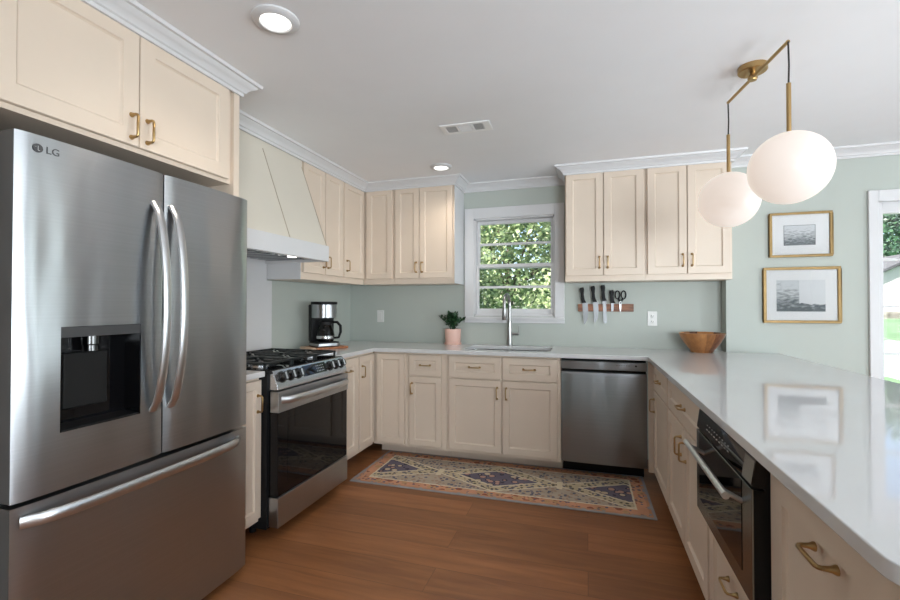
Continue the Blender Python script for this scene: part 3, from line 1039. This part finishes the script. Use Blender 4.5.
# burners and grates
for x, y, r_ in ((0.132, 0.22, 0.040), (0.132, 0.49, 0.034), (0.369, 0.355, 0.048), (0.606, 0.22, 0.044), (0.606, 0.49, 0.034)):
    k = B().lathe([(r_ + 0.012, 0.915), (r_ + 0.010, 0.926), (r_, 0.928)], (x, y, 0), 'z', 24).build('burner', STEEL2, RG)
    B().lathe([(r_, 0.9285), (r_, 0.936), (r_ - 0.005, 0.938), (0, 0.938)], (x, y, 0), 'z', 24).build('burner_cap', IRON, k)
for gx0, gx1 in ((0.012, 0.248), (0.251, 0.487), (0.490, 0.726)):
    b = B()
    y0, y1, zt = 0.085, 0.625, 0.955
    for x in (gx0, gx1 - 0.012):
        b.box(x, x + 0.012, y0, y1, zt - 0.014, zt)
    for y in (y0, (y0 + y1) / 2 - 0.006, y1 - 0.012):
        b.box(gx0, gx1, y, y + 0.012, zt - 0.013, zt - 0.0005)
    cx_ = (gx0 + gx1) / 2
    for cy_ in (0.22, 0.49):
        for k in range(4):
            a = PI / 4 + k * PI / 2
            for rr0, rr1 in ((0.025, 0.105),):
                p0 = (cx_ + math.cos(a) * rr0, cy_ + math.sin(a) * rr0, zt - 0.006)
                p1 = (cx_ + math.cos(a) * rr1 * 1.15, cy_ + math.sin(a) * rr1 * 1.15, zt - 0.006)
                b.rod(p0, p1, 0.0055, 0.006, 6)
        b.box(gx0, cx_ - 0.03, cy_ - 0.005, cy_ + 0.005, zt - 0.011, zt)
        b.box(cx_ + 0.03, gx1, cy_ - 0.005, cy_ + 0.005, zt - 0.011, zt)
        b.box(cx_ - 0.005, cx_ + 0.005, cy_ + 0.03, cy_ + 0.125, zt - 0.011, zt)
        b.box(cx_ - 0.005, cx_ + 0.005, cy_ - 0.125, cy_ - 0.03, zt - 0.011, zt)
    for x in (gx0 + 0.002, gx1 - 0.014):
        for y in (y0, (y0 + y1) / 2, y1 - 0.012):
            b.box(x, x + 0.012, y, y + 0.012, 0.9155, zt - 0.005)
    b.build('grate', IRON, RG, 0.002)

# ------------------------------------------------------------------ hood
HD = thing('range_hood', 'cream plaster-like range hood with a sloped front and white lower band', 'range hood', (0, 0, 0))
hy0, hy1 = 1.915, 2.738
b = B().prism([(WL + 0.002, 1.705), (-1.765, 1.688), (-1.975, 2.272), (-1.975, 2.385), (WL + 0.002, 2.385)], 'y', hy0, hy1 - 0.004)
b.build('chimney', HOODP, HD)
nr = Vector((0.584, 0, 0.21)).normalized()
for y in ((hy0 + hy1) / 2, hy1 - 0.008, hy0 + 0.008):
    b = B()
    p0 = Vector((-1.765, y, 1.688)) + nr * 0.0003
    p1 = Vector((-1.975, y, 2.272)) + nr * 0.0003
    wv = Vector((0, 0.0025, 0))
    b.loft([[p0 - wv, p0 + wv, p0 + wv + nr * 0.0022, p0 - wv + nr * 0.0022], [p1 - wv, p1 + wv, p1 + wv + nr * 0.0022, p1 - wv + nr * 0.0022]])
    b.build('seam_bead', mat('seam_brown', (0.42, 0.34, 0.25), 0.6), HD)  # thin brown bead along each seam of the hood front
b = B()
b.box(-1.775, -1.75, hy0, hy1, 1.580, 1.690).box(WL + 0.010, -1.775, hy0, hy0 + 0.02, 1.580, 1.690).box(WL + 0.010, -1.775, hy1 - 0.02, hy1, 1.580, 1.690)
b.box(WL + 0.010, -1.775, hy0 + 0.02, hy1 - 0.02, 1.674, 1.690)
b.build('band', WHITE, HD, 0.002)
ins = B().box(WL + 0.06, -1.79, hy0 + 0.03, hy1 - 0.03, 1.596, 1.673).build('hood_liner', STEEL2, HD)
b = B()
for k in range(9):
    y = hy0 + 0.08 + k * 0.078
    b.box(WL + 0.10, -1.90, y, y + 0.045, 1.591, 1.596)
b.build('filter', STEELD, ins)
for y in (2.44,):
    B().lathe([(0.030, 1.5955), (0.030, 1.584), (0.0, 1.582)], (-1.835, y, 0), 'z', 20).build('hood_light', LIT, ins)
lamp('hood_lamp', 'SPOT', (-1.835, 2.25, 1.58), (0, 0, 0), 6, (1, 0.93, 0.84), 0.06, spot=2.6, blend=0.8)

# ------------------------------------------------------------------ dishwasher
DW = thing('dishwasher', 'stainless dishwasher with a pocket handle between sink base and peninsula', 'dishwasher', (-0.186, 3.38, 0))
DWW = 0.588
B().box(0.004, DWW - 0.004, 0.040, 0.58, 0.112, 0.870).build('tub', BLACK, DW)
B().box(0.004, DWW - 0.004, 0.178, 0.19, 0.0, 0.1145).build('kick_plate', BLACK, DW)
b = B()
b.box(0, DWW, 0.0, 0.04, 0.803, 0.862)
cpn = b.build('control_strip', STEELD, DW, 0.003)
b = B()
for k in range(6):
    b.box(0.385 + 0.016 * k, 0.393 + 0.016 * k, -0.0006, 0.0, 0.838, 0.841)
b.build('key_marks', GREYMARK, cpn)
B().lathe([(0.007, 0.0), (0.007, -0.001)], (0.515, 0, 0.838), 'y', 16).build('start_key', BLACK, cpn)
B().box(0.006, DWW - 0.006, 0.022, 0.04, 0.770, 0.806).build('handle_pocket', RUBBER, DW)
b = B()
n = 14
rings = []
for i in range(n + 1):
    x = DWW * i / n
    u = i / n * 2 - 1
    y = 0.006 * u * u + 0.006 * max(0, (abs(u) - 0.9) / 0.1) ** 2
    rings.append([(x, y, 0.120), (x, 0.04, 0.120), (x, 0.04, 0.786), (x, y + 0.022, 0.786), (x, y + 0.008, 0.780), (x, y, 0.758)])
b.loft(rings)
B.build(b, 'door', STEELD, DW, angle=30)

# ------------------------------------------------------------------ microwave drawer (faces -X)
MW = thing('built_in_microwave', 'built-in black and steel microwave drawer in the peninsula', 'microwave', (0.397, mwY1, 0), -R90)
mw = mwY1 - mwY0
B().box(0.0, mw, 0.030, 0.50, 0.506, 0.878).build('body', BLACK, MW)
cpm = B().prism([(0.004, 0.806), (0.030, 0.806), (0.030, 0.876), (0.010, 0.876), (0.001, 0.812)], 'x', 0.0, mw).build('control_panel', GLOSSB, MW)
b = B()
for k in range(9):
    x = 0.13 + 0.030 * k
    b.box(x, x + 0.014, 0.0030, 0.0056, 0.831, 0.834)
    b.box(x, x + 0.008, 0.0050, 0.0074, 0.846, 0.849)
b.build('key_marks', LIGHTMARK, cpm)
B().prism([(0.000, 0.812), (0.005, 0.812), (0.012, 0.873), (0.0090, 0.873)], 'x', mw - 0.075, mw - 0.004).build('end_tab', MW_STEEL, cpm)
B().box(0.0, mw, 0.005, 0.0305, 0.508, 0.800).build('drawer_shell', BLACK, MW)
md = B().box(0.0, mw, 0.0, 0.005, 0.508, 0.802)
md = md.build('drawer_front', MW_STEEL, MW, 0.001)
B().box(0.045, mw - 0.075, -0.0015, 0.0, 0.556, 0.798).build('window', GLOSSB, md)
b = B()
b.rod((0.075, -0.050, 0.768), (mw - 0.030, -0.050, 0.768), 0.010, 0.010, 16)
for x in (0.115, mw - 0.075):
    b.rod((x, -0.050, 0.768), (x, 0.001, 0.742), 0.007, 0.007, 12)
b.build('handle', CHROME, md)

# ------------------------------------------------------------------ rug
hx, hy = 1.018, 0.345
rug = B().box(-hx, hx, -hy, hy, 0, 0.007).build('runner_rug', rug_mat(hx, hy), None, 0.003)
rug.location = (-0.628, 3.198, 0.0)
rug.rotation_euler = (0, 0, math.radians(0.5))
tag(rug, 'long patterned runner rug with coral border and dark medallions on the wood floor', 'rug')

# ------------------------------------------------------------------ pendant lamp
PD = thing('pendant_lamp', 'brass bar pendant with two lit white glass globes above the peninsula', 'pendant light', (0, 0, 0))
A0, A1 = Vector((0.779, 2.095, 2.335)), Vector((0.711, 2.637, 2.335))
mid = (A0 + A1) / 2
B().lathe([(0.060, ZC), (0.060, ZC - 0.024), (0.056, ZC - 0.028), (0.0, ZC - 0.028)], (mid.x, mid.y + 0.02, 0), 'z', 32).build('canopy', BRASS, PD)
B().lathe([(0.011, ZC - 0.027), (0.011, ZC - 0.044), (0.019, ZC - 0.046), (0.021, ZC - 0.056), (0.017, ZC - 0.066), (0, ZC - 0.068)], (mid.x, mid.y + 0.02, 0), 'z', 20).build('joint', BRASS, PD)
B().rod(A0, A1, 0.0075, 0.0075, 14).build('bar', BRASS, PD)
for A in (A0, A1):
    g = B().lathe([(max(0.0001, 0.143 * math.sin(PI * i / 28)), 1.822 - 0.143 * math.cos(PI * i / 28)) for i in range(29)], (A.x, A.y, 0), 'z', 48).build('globe', GLOBE, PD)
    B().rod((A.x, A.y, 1.957), (A.x, A.y, 2.165), 0.0085, 0.0085, 14).build('stem', BRASS, PD)
    B().sweep([(A.x, A.y, 2.16), (A.x + 0.002, A.y, 2.24), (A.x, A.y, 2.335)], 0.0035, 8).build('cord', CORD, PD)

# ------------------------------------------------------------------ ceiling fixtures
for (x, y), lb in (((-1.160, 1.436), 'lit round recessed ceiling light near the refrigerator cabinet'), ((-1.121, 3.368), 'lit round recessed ceiling light near the kitchen window')):
    t = thing('recessed_light', lb, 'ceiling light', (x, y, ZC), 0, 'recessed ceiling lights')
    B().lathe([(0.088, 0.0), (0.088, -0.006), (0.080, -0.013), (0.060, -0.016), (0.056, -0.010)], n=40, cap=False).build('trim_ring', WHITE, t)
    B().lathe([(0.057, -0.009), (0.0001, -0.011)], n=40).build('diffuser', LIT, t)
    lamp('downlight', 'SPOT', (x, y, ZC - 0.03), (0, 0, 0), 13, (1, 0.90, 0.78), 0.055, spot=2.5, blend=0.9)
t = thing('ceiling_vent', 'white three-panel air vent in the ceiling', 'vent', (-0.722, 2.672, ZC), math.radians(1.0))
b = B()
hw, hh = 0.157, 0.072
b.box(-hw, hw, -hh, -hh + 0.022, -0.006, 0).box(-hw, hw, hh - 0.022, hh, -0.006, 0)
for x0, x1 in ((-hw, -hw + 0.028), (-0.058, -0.046), (0.036, 0.048), (hw - 0.045, hw)):
    b.box(x0, x1, -hh + 0.022, hh - 0.022, -0.006, 0)
VW = mat('enamelled_white', (0.92, 0.92, 0.92), 0.4, var=0.005)
b.build('frame', VW, t, 0.001)
B().box(-hw + 0.02, hw - 0.02, -hh + 0.02, hh - 0.02, -0.0015, 0).build('backing', mat('duct_dark', (0.03, 0.03, 0.033), 0.9), t)
b = B()
for x0, x1, ang in ((-hw + 0.03, -0.06, 1), (-0.044, 0.034, 0), (0.05, hw - 0.047, -1)):
    if ang:
        k = x0
        while k < x1:
            b.box(k, k + 0.003, -hh + 0.022, hh - 0.022, -0.005, -0.0015)
            k += 0.011
    else:
        k = -hh + 0.024
        while k < hh - 0.024:
            b.box(x0, x1, k, k + 0.003, -0.005, -0.0015)
            k += 0.010
b.build('louvres', VW, t)

# ------------------------------------------------------------------ pictures
def sketch_mat(name, seed, two):
    m = bpy.data.materials.new(name)
    m.use_nodes = True
    N, L = nodes(m)
    p = N['Principled BSDF']
    p.inputs['Roughness'].default_value = 0.7
    tc = N.new('ShaderNodeTexCoord')
    s = N.new('ShaderNodeSeparateXYZ')
    L.new(tc.outputs['Generated'], s.inputs[0])
    nz = N.new('ShaderNodeTexNoise')
    nz.noise_dimensions = '4D'
    nz.inputs['W'].default_value = seed
    nz.inputs['Scale'].default_value = 7
    nz.inputs['Detail'].default_value = 6
    mp = N.new('ShaderNodeMapping')
    mp.inputs['Scale'].default_value = (1.0, 1, 2.2)
    L.new(tc.outputs['Generated'], mp.inputs[0])
    L.new(mp.outputs[0], nz.inputs['Vector'])
    v = math_node(N, L, 'ADD', nz.outputs['Fac'], math_node(N, L, 'MULTIPLY', math_node(N, L, 'SUBTRACT', s.outputs[2], 0.45), 0.5))
    rp = N.new('ShaderNodeValToRGB')
    e = rp.color_ramp.elements
    e[0].position, e[1].position = 0.33, 0.66
    e[0].color = (0.12, 0.14, 0.15, 1)
    e[1].color = (0.62, 0.64, 0.65, 1)
    L.new(v, rp.inputs[0])
    out = rp.outputs[0]
    if two:                              # drawn side fades out to blank paper on the right
        nz2 = N.new('ShaderNodeTexNoise')
        nz2.inputs['Scale'].default_value = 5
        L.new(tc.outputs['Generated'], nz2.inputs['Vector'])
        right = math_node(N, L, 'GREATER_THAN', s.outputs[0], 0.47)
        low = math_node(N, L, 'GREATER_THAN', math_node(N, L, 'ADD', s.outputs[2], math_node(N, L, 'MULTIPLY', nz2.outputs['Fac'], 0.25)), 0.36)
        out = mixc(N, L, math_node(N, L, 'MULTIPLY', right, low), out, (0.72, 0.73, 0.74))
    L.new(out, p.inputs['Base Color'])
    return m


def picture(label, x0, x1, z0, z1, art, seed, two, fw):
    t = thing('framed_picture', label, 'picture', (x0, WD, z0), 0, 'gold framed pictures on the sage wall')
    w, h = x1 - x0, z1 - z0
    b = B()
    for a in ((0, w, 0, fw), (0, w, h - fw, h), (0, fw, fw, h - fw), (w - fw, w, fw, h - fw)):
        b.box(a[0], a[1], -0.024, 0, a[2], a[3])
    b.build('frame', GOLD, t, 0.003)
    B().box(fw - 0.002, w - fw + 0.002, -0.010, -0.001, fw - 0.002, h - fw + 0.002).build('mat_board', PAPER, t)
    ax0, ax1, az0, az1 = art
    pr = B().box(ax0, ax1, -0.0112, -0.010, az0, az1).build('print', sketch_mat('sketch_%d' % seed, seed, two), t)
    if not two:
        b = B()
        for a in ((ax0 - 0.003, ax1 + 0.003, az0 - 0.003, az0), (ax0 - 0.003, ax1 + 0.003, az1, az1 + 0.003), (ax0 - 0.003, ax0, az0, az1), (ax1, ax1 + 0.003, az0, az1)):
            b.box(a[0], a[1], -0.0113, -0.010, a[2], a[3])
        b.build('border_line', GREYMARK, pr)
    B().box(fw - 0.001, w - fw + 0.001, -0.0150, -0.0135, fw - 0.001, h - fw + 0.001).build('glazing', GLASS, t)


picture('smaller gold framed picture hanging above the other on the sage wall', 1.296, 1.684, 1.623, 1.952, (0.095, 0.285, 0.090, 0.232), 3, False, 0.017)
picture('larger gold framed picture hanging below the other on the sage wall', 1.255, 1.730, 1.140, 1.550, (0.085, 0.385, 0.085, 0.315), 9, True, 0.019)

# ------------------------------------------------------------------ wall plates
t = thing('light_switch', 'white blank wall plate on the sage wall left of the window', 'switch', (-1.950, WB, 1.163))
B().box(-0.037, 0.037, -0.006, 0, -0.058, 0.058).build('plate', PLATE, t, 0.003)
B().box(-0.017, 0.017, -0.010, -0.006, -0.034, 0.034).build('rocker', PLATE, t, 0.002)
t = thing('wall_outlet', 'white wall outlet between the knife rack and the wooden bowl', 'outlet', (0.512, WB, 1.160))
B().box(-0.037, 0.037, -0.006, 0, -0.060, 0.060).build('plate', PLATE, t, 0.003)
for z in (-0.024, 0.024):
    s = B().lathe([(0.0165, -0.006), (0.0165, -0.0085), (0.015, -0.009)], (0, 0, z), 'y', 20).build('socket', PLATE, t)
    B().box(-0.008, -0.0055, -0.0095, -0.0088, z - 0.004, z + 0.007).box(0.0055, 0.008, -0.0095, -0.0088, z - 0.004, z + 0.006).box(-0.002, 0.002, -0.0095, -0.0088, z - 0.011, z - 0.007).build('slot', GREYMARK, s)

# ------------------------------------------------------------------ knife rack and what hangs on it
MPP = 3.737 / 441.6


def kx(px):                              # a point of the strip seen at that place along the wall
    a = math.atan((px - 450) / 441.6) - 0.301
    return math.tan(a) * (WB - 0.02)


def kz(py):
    return 1.27 + (305.36 - py) * MPP


tag(B().box(kx(578), kx(633.7), WB - 0.020, WB, kz(311.6), kz(304)).build('knife_rack', STRIPW, None, 0.002), 'reddish wood magnetic knife rack on the sage wall', 'knife rack')
KY = WB - 0.0215


def knife(label, x, ztop, hl, bl, bw, tip, lean, name='kitchen_knife'):
    t = thing(name, label, 'knife', (x, KY, ztop), 0, 'knives on the wall rack')
    t.rotation_euler = (0, lean, 0)
    prof = [(-0.012, 0.0), (0.010, 0.004), (0.014, -0.02), (0.009, -hl * 0.45), (0.012, -hl * 0.8), (0.022, -hl), (-0.008, -hl), (-0.012, -hl * 0.75), (-0.011, -hl * 0.4), (-0.016, -0.012)]
    B().prism([(1.25 * a - 0.0, c) for a, c in prof], 'y', -0.020, 0.0).build('knife_handle', BLACK, t, 0.004)
    z = -hl + 0.004
    if tip == 'point':
        pr = [(-0.008, z), (bw - 0.006, z), (bw - 0.006, z - bl * 0.45), (bw * 0.55, z - bl * 0.8), (-0.002, z - bl), (-0.008, z - bl * 0.93)]
    else:
        pr = [(-0.008, z), (bw - 0.008, z), (bw - 0.008, z - bl * 0.97), (bw - 0.012, z - bl), (-0.006, z - bl), (-0.008, z - bl * 0.97)]
    B().prism(pr, 'y', -0.0023, -0.0003).build('blade', mat('blade_steel', (0.27, 0.275, 0.285), 0.38, 1.0), t)
    return t


knife('wide-bladed chef knife hanging first from the left on the rack', kx(582), kz(287.6), 0.130, 0.190, 0.043, 'point', math.radians(-4))
knife('long pointed chef knife hanging second from the left on the rack', kx(593), kz(286.2), 0.135, 0.185, 0.040, 'point', math.radians(-3))
knife('narrow straight-ended knife with the highest handle, third on the rack', kx(603), kz(285.2), 0.135, 0.190, 0.028, 'blunt', math.radians(-2))
knife('short paring knife with black handle beside the scissors on the rack', kx(611.8), kz(290.6), 0.105, 0.080, 0.020, 'point', math.radians(-1))
t = thing('scissors', 'black-handled kitchen scissors hanging on the wall rack', 'scissors', (kx(620.5), KY, kz(301.5)))
b = B()
for sgn in (-1, 1):
    pts = []
    for i in range(17):
        a = 2 * PI * i / 16
        pts.append((sgn * 0.024 + 0.019 * math.cos(a) * 0.95, -0.006, 0.055 + 0.033 * math.sin(a) + sgn * 0.0))
    b.sweep(pts, 0.0055, 8)
    b.sweep([(sgn * 0.018, -0.006, 0.025), (sgn * 0.006, -0.006, 0.0)], [0.009, 0.008], 8)
b.build('grip', BLACK, t)
b = B()
b.prism([(-0.010, 0.006), (0.008, 0.006), (0.006, -0.06), (-0.002, -0.098), (-0.010, -0.06)], 'y', -0.004, -0.0005)
b.build('blade', mat('scissor_steel', (0.4, 0.4, 0.4), 0.35, 1.0), t)
B().lathe([(0.006, -0.004), (0.006, -0.007)], (0, 0, -0.012), 'y', 12).build('pivot', BLACK, t)

# ------------------------------------------------------------------ bowl
t = tag(B().lathe([(0.0, 0.004), (0.072, 0.0), (0.077, 0.004), (0.078, 0.016), (0.088, 0.026), (0.122, 0.072), (0.145, 0.112), (0.157, 0.142), (0.159, 0.147), (0.152, 0.148),
                (0.147, 0.140), (0.132, 0.110), (0.108, 0.072), (0.07, 0.035), (0.0, 0.028)], n=64, cap=False).build('wooden_bowl', bowl_mat(), angle=50),
        'wide wooden bowl of pieced staves on the worktop in the right corner', 'bowl')
t.location = (0.832, 3.775, 0.914)

# ------------------------------------------------------------------ plant
t = thing('potted_plant', 'small dark green plant in a pink pot left of the sink', 'plant', (-1.170, 3.860, 0.914))
B().lathe([(0.0, 0.012), (0.066, 0.012), (0.069, 0.018), (0.074, 0.138), (0.073, 0.142), (0.068, 0.142), (0.067, 0.135)], n=36, cap=False).build('pot', PINK, t)
B().lathe([(0.0, 0.0), (0.074, 0.0), (0.077, 0.004), (0.078, 0.017), (0.073, 0.0175), (0.072, 0.010), (0.0, 0.010)], n=36, cap=False).build('saucer', PINK, t)
B().lathe([(0.0681, 0.118), (0.0675, 0.124), (0.03, 0.130), (0.0001, 0.131)], n=24).build('soil', SOIL, t)
rn = random.Random(5)
lf, stm = B(), B()
for k in range(26):
    a = rn.uniform(0, 2 * PI)
    sp = rn.uniform(0.02, 0.125) if k > 5 else rn.uniform(0.0, 0.05)
    hgt = rn.uniform(0.07, 0.15) * (1 - 0.35 * sp / 0.125) + 0.03
    base = Vector((0.03 * math.cos(a) * rn.random(), 0.03 * math.sin(a) * rn.random(), 0.125))
    tipv = Vector((sp * math.cos(a), sp * 0.62 * math.sin(a), 0.125 + hgt))
    pts = [base.lerp(tipv, u) + Vector((0, 0, 0.02 * math.sin(PI * u))) for u in (0, 0.35, 0.7, 1)]
    stm.sweep(pts, [0.0022, 0.002, 0.0016, 0.001], 5)
    for u in (0.3, 0.45, 0.6, 0.75, 0.88, 1.0):
        c = base.lerp(tipv, u) + Vector((0, 0, 0.02 * math.sin(PI * u)))
        for sgn in (-1, 1):
            d = (tipv - base).normalized() * 0.6 + Vector((rn.uniform(-1, 1), rn.uniform(-1, 1), rn.uniform(-0.3, 0.6))).normalized()
            d.normalize()
            s_ = d.cross(Vector((rn.uniform(-1, 1), rn.uniform(-1, 1), 1))).normalized()
            n_ = d.cross(s_)
            ln, wd = rn.uniform(0.028, 0.042), rn.uniform(0.008, 0.012)
            P_ = [c, c + d * ln * 0.35 + s_ * wd + n_ * 0.003, c + d * ln * 0.75 + s_ * wd * 0.8 + n_ * 0.002, c + d * ln, c + d * ln * 0.75 - s_ * wd * 0.8 + n_ * 0.002, c + d * ln * 0.35 - s_ * wd + n_ * 0.003]
            vs = [lf.bm.verts.new(p) for p in P_]
            lf.bm.faces.new((vs[0], vs[1], vs[2], vs[3]))
            lf.bm.faces.new((vs[0], vs[3], vs[4], vs[5]))
lf.build('leaves', LEAF, t)
stm.build('stems', LEAF, t)

# ------------------------------------------------------------------ cutting boards and coffee maker
t = thing('cutting_board', 'striped wooden cutting board under the coffee maker', 'cutting board', (-2.075, 3.200, 0.914), math.radians(60))
B().box(-0.135, 0.150, -0.110, 0.110, 0, 0.018).build('board', BOARDW, t, 0.004)
B().box(-0.175, -0.1352, -0.110, 0.110, 0, 0.018).build('board_end', MAPLE, t, 0.004)
t = thing('coffee_maker', 'black and steel drip coffee maker with a glass carafe on the board', 'coffee maker', (-2.080, 3.185, 0.932), math.radians(54))
w2 = 0.098
B().prism([(p[0], p[1]) for p in rrect(w2, 0.10, 0.03, 0, 5)], 'z', 0.0, 0.040).build('base', BLACK, t, 0.003)
bb = B().box(-w2, w2, 0.028, 0.10, 0.040, 0.345).build('tower', BLACK, t, 0.008)
B().prism([(p[0], p[1]) for p in rrect(w2 - 0.001, 0.098, 0.085, 0, 10)], 'z', 0.235, 0.345).build('brew_basket', STEEL, t, 0.003)
B().prism([(p[0], p[1] - 0.001) for p in rrect(w2 + 0.003, 0.103, 0.085, 0, 10)], 'z', 0.345, 0.368).build('lid', BLACK, t, 0.006)
B().prism([(p[0], p[1]) for p in rrect(w2 + 0.001, 0.101, 0.03, 0, 5)], 'z', 0.008, 0.030).build('trim_band', STEEL, t, 0.002)
cf = bpy.data.objects.new('carafe', None)
COL.objects.link(cf)
cf.parent = t
smoke = glassmat('smoked_glass', tint=(0.35, 0.34, 0.33))
B().lathe([(0.0001, 0.042), (0.058, 0.042), (0.070, 0.060), (0.073, 0.090), (0.066, 0.135), (0.050, 0.170), (0.047, 0.185)], (0, -0.032, 0), 'z', 30, False).build('glass_body', smoke, cf)
B().lathe([(0.0482, 0.176), (0.053, 0.180), (0.053, 0.205), (0.040, 0.214), (0.0, 0.214)], (0, -0.032, 0), 'z', 28).build('carafe_lid', BLACK, cf)
B().lathe([(0.0695, 0.062), (0.0745, 0.068), (0.0755, 0.085), (0.0735, 0.090), (0.07, 0.086)], (0, -0.032, 0), 'z', 30, False).build('carafe_band', STEEL2, cf)
pts = [(0.05, -0.045, 0.200), (0.082, -0.075, 0.200), (0.102, -0.095, 0.170), (0.104, -0.097, 0.120), (0.092, -0.085, 0.075), (0.062, -0.058, 0.070)]
B().sweep(pts, [0.010, 0.012, 0.012, 0.011, 0.010, 0.009], 10).build('carafe_handle', BLACK, cf)

# ------------------------------------------------------------------ outdoors
GR = mat('lawn_green', (0.095, 0.17, 0.085), 0.95, var=0.3, scale=3)
BARK = mat('tree_bark', (0.10, 0.075, 0.055), 0.9, var=0.3, scale=20)


def leafmat(name, a, c, d):
    m = bpy.data.materials.new(name)
    m.use_nodes = True
    N, L = nodes(m)
    p = N['Principled BSDF']
    p.inputs['Roughness'].default_value = 0.45
    tc = N.new('ShaderNodeTexCoord')
    nz = N.new('ShaderNodeTexNoise')
    nz.inputs['Scale'].default_value = 5.5
    nz.inputs['Detail'].default_value = 4
    L.new(tc.outputs['Object'], nz.inputs['Vector'])
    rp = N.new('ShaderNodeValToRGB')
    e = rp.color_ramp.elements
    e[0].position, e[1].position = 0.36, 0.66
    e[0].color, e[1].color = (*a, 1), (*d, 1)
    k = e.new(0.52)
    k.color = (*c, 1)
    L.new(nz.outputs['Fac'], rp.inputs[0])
    L.new(rp.outputs[0], p.inputs['Base Color'])
    p.inputs['Transmission Weight'].default_value = 0.0
    tr = N.new('ShaderNodeBsdfTranslucent')
    L.new(rp.outputs[0], tr.inputs[0])
    mx = N.new('ShaderNodeMixShader')
    mx.inputs[0].default_value = 0.4
    L.new(p.outputs[0], mx.inputs[1])
    L.new(tr.outputs[0], mx.inputs[2])
    L.new(mx.outputs[0], N['Material Output'].inputs['Surface'])
    return m


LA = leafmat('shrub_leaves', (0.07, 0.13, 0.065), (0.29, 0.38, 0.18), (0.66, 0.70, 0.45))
LB = leafmat('conifer_leaves', (0.02, 0.07, 0.04), (0.05, 0.14, 0.07), (0.14, 0.26, 0.13))
struct(B().box(-14, 60, WB + 0.13, 9.0, -0.5, -0.12).build('ground', GR, smooth=False))
# bank rising behind the house
b = B().prism([(9.0, -0.5), (9.0, -0.12), (38.0, 0.80), (80.0, 0.95), (80.0, -0.5)], 'x', -14, 60)
struct(b.build('ground_bank', GR, smooth=False))


def tree(name, label, loc, rx, rz, n, size, lm, seed, trunk_h, group='trees and shrubs outside'):
    t = thing(name, label, 'tree' if 'tree' in name or 'conifer' in name else 'shrub', loc, 0, group)
    r = random.Random(seed)
    tr = B()
    zc = trunk_h + rz * 0.85
    tr.sweep([(0, 0, -0.25), (0.04, 0.02, zc * 0.5), (-0.03, 0, zc)], [0.09, 0.07, 0.03], 8)
    cents = []
    for k in range(16):
        d = Vector((r.gauss(0, 1), r.gauss(0, 1), r.gauss(0, 1))).normalized() * r.uniform(0.35, 0.95)
        q = Vector((d.x * rx, d.y * rx, zc + d.z * rz))
        cents.append(q)
        tr.sweep([(0, 0, zc * 0.55), q * 0.6 + Vector((0, 0, zc * 0.3)), q], [0.035, 0.02, 0.008], 5)
    tr.build('trunk', BARK, t)
    lf = bmesh.new()
    for k in range(n):
        if k % 3 == 0:
            d = Vector((r.gauss(0, 1), r.gauss(0, 1), r.gauss(0, 1))).normalized() * r.uniform(0.55, 1.0)
            c = Vector((d.x * rx, d.y * rx, zc + d.z * rz))
        else:
            q = cents[r.randrange(16)]
            c = q + Vector((r.gauss(0, 0.22) * rx, r.gauss(0, 0.22) * rx, r.gauss(0, 0.2) * rz))
        u = Vector((r.uniform(-1, 1), r.uniform(-1, 1), r.uniform(-0.7, 0.5))).normalized()
        s_ = u.cross(Vector((r.uniform(-1, 1), r.uniform(-1, 1), r.uniform(-1, 1)))).normalized()
        l_ = size * r.uniform(0.7, 1.3)
        w_ = l_ * 0.34
        lf.faces.new([lf.verts.new(p) for p in (c, c + u * l_ * 0.5 + s_ * w_, c + u * l_, c + u * l_ * 0.5 - s_ * w_)])
    me = bpy.data.meshes.new('foliage')
    lf.to_mesh(me)
    lf.free()
    me.materials.append(lm)
    o = bpy.data.objects.new('foliage', me)
    COL.objects.link(o)
    o.parent = t
    return t


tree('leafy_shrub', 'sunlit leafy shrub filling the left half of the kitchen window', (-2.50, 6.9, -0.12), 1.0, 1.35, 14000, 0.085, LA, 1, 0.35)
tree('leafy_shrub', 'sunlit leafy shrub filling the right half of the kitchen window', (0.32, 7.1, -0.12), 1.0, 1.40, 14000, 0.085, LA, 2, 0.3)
tree('leafy_tree', 'taller tree behind the shrubs at the top of the kitchen window', (-1.9, 11.2, -0.08), 2.3, 2.3, 16000, 0.13, LA, 3, 1.0)
tree('conifer_tree', 'dark green tree beyond the white shed seen through the glazed door', (29.5, 57.0, 0.85), 6.2, 6.5, 16000, 0.42, LB, 4, 1.5)

sh = thing('garden_shed', 'white shed with a low pitched roof seen through the glazed door', 'shed', (19.0, 40.0, 0.8))
B().box(0, 8.0, 0, 5.0, -0.2, 2.0).build('wall', mat('white_siding', (0.50, 0.49, 0.475), 0.7, stretch=(0.1, 0.1, 8), var=0.05), sh)
B().prism([(-0.25, 1.97), (4.0, 4.2), (8.25, 1.97), (8.25, 2.15), (4.0, 4.4), (-0.25, 2.15)], 'y', -0.3, 5.2).build('roof', mat('grey_shingle', (0.07, 0.072, 0.08), 0.9, var=0.2, scale=30), sh)
B().prism([(0, 1.99), (8.0, 1.99), (4.0, 4.1)], 'y', 0.0, 0.1).build('gable', mat('white_gable', (0.5, 0.49, 0.475), 0.7), sh)
gw = tag(B().box(11.0, 30.0, 30.0, 30.5, 0.3, 0.92).build('garden_wall', mat('rubble_stone', (0.22, 0.20, 0.175), 0.9, var=0.6, scale=5, bump=0.5)), 'low stone garden wall at the edge of the lawn', 'garden wall')
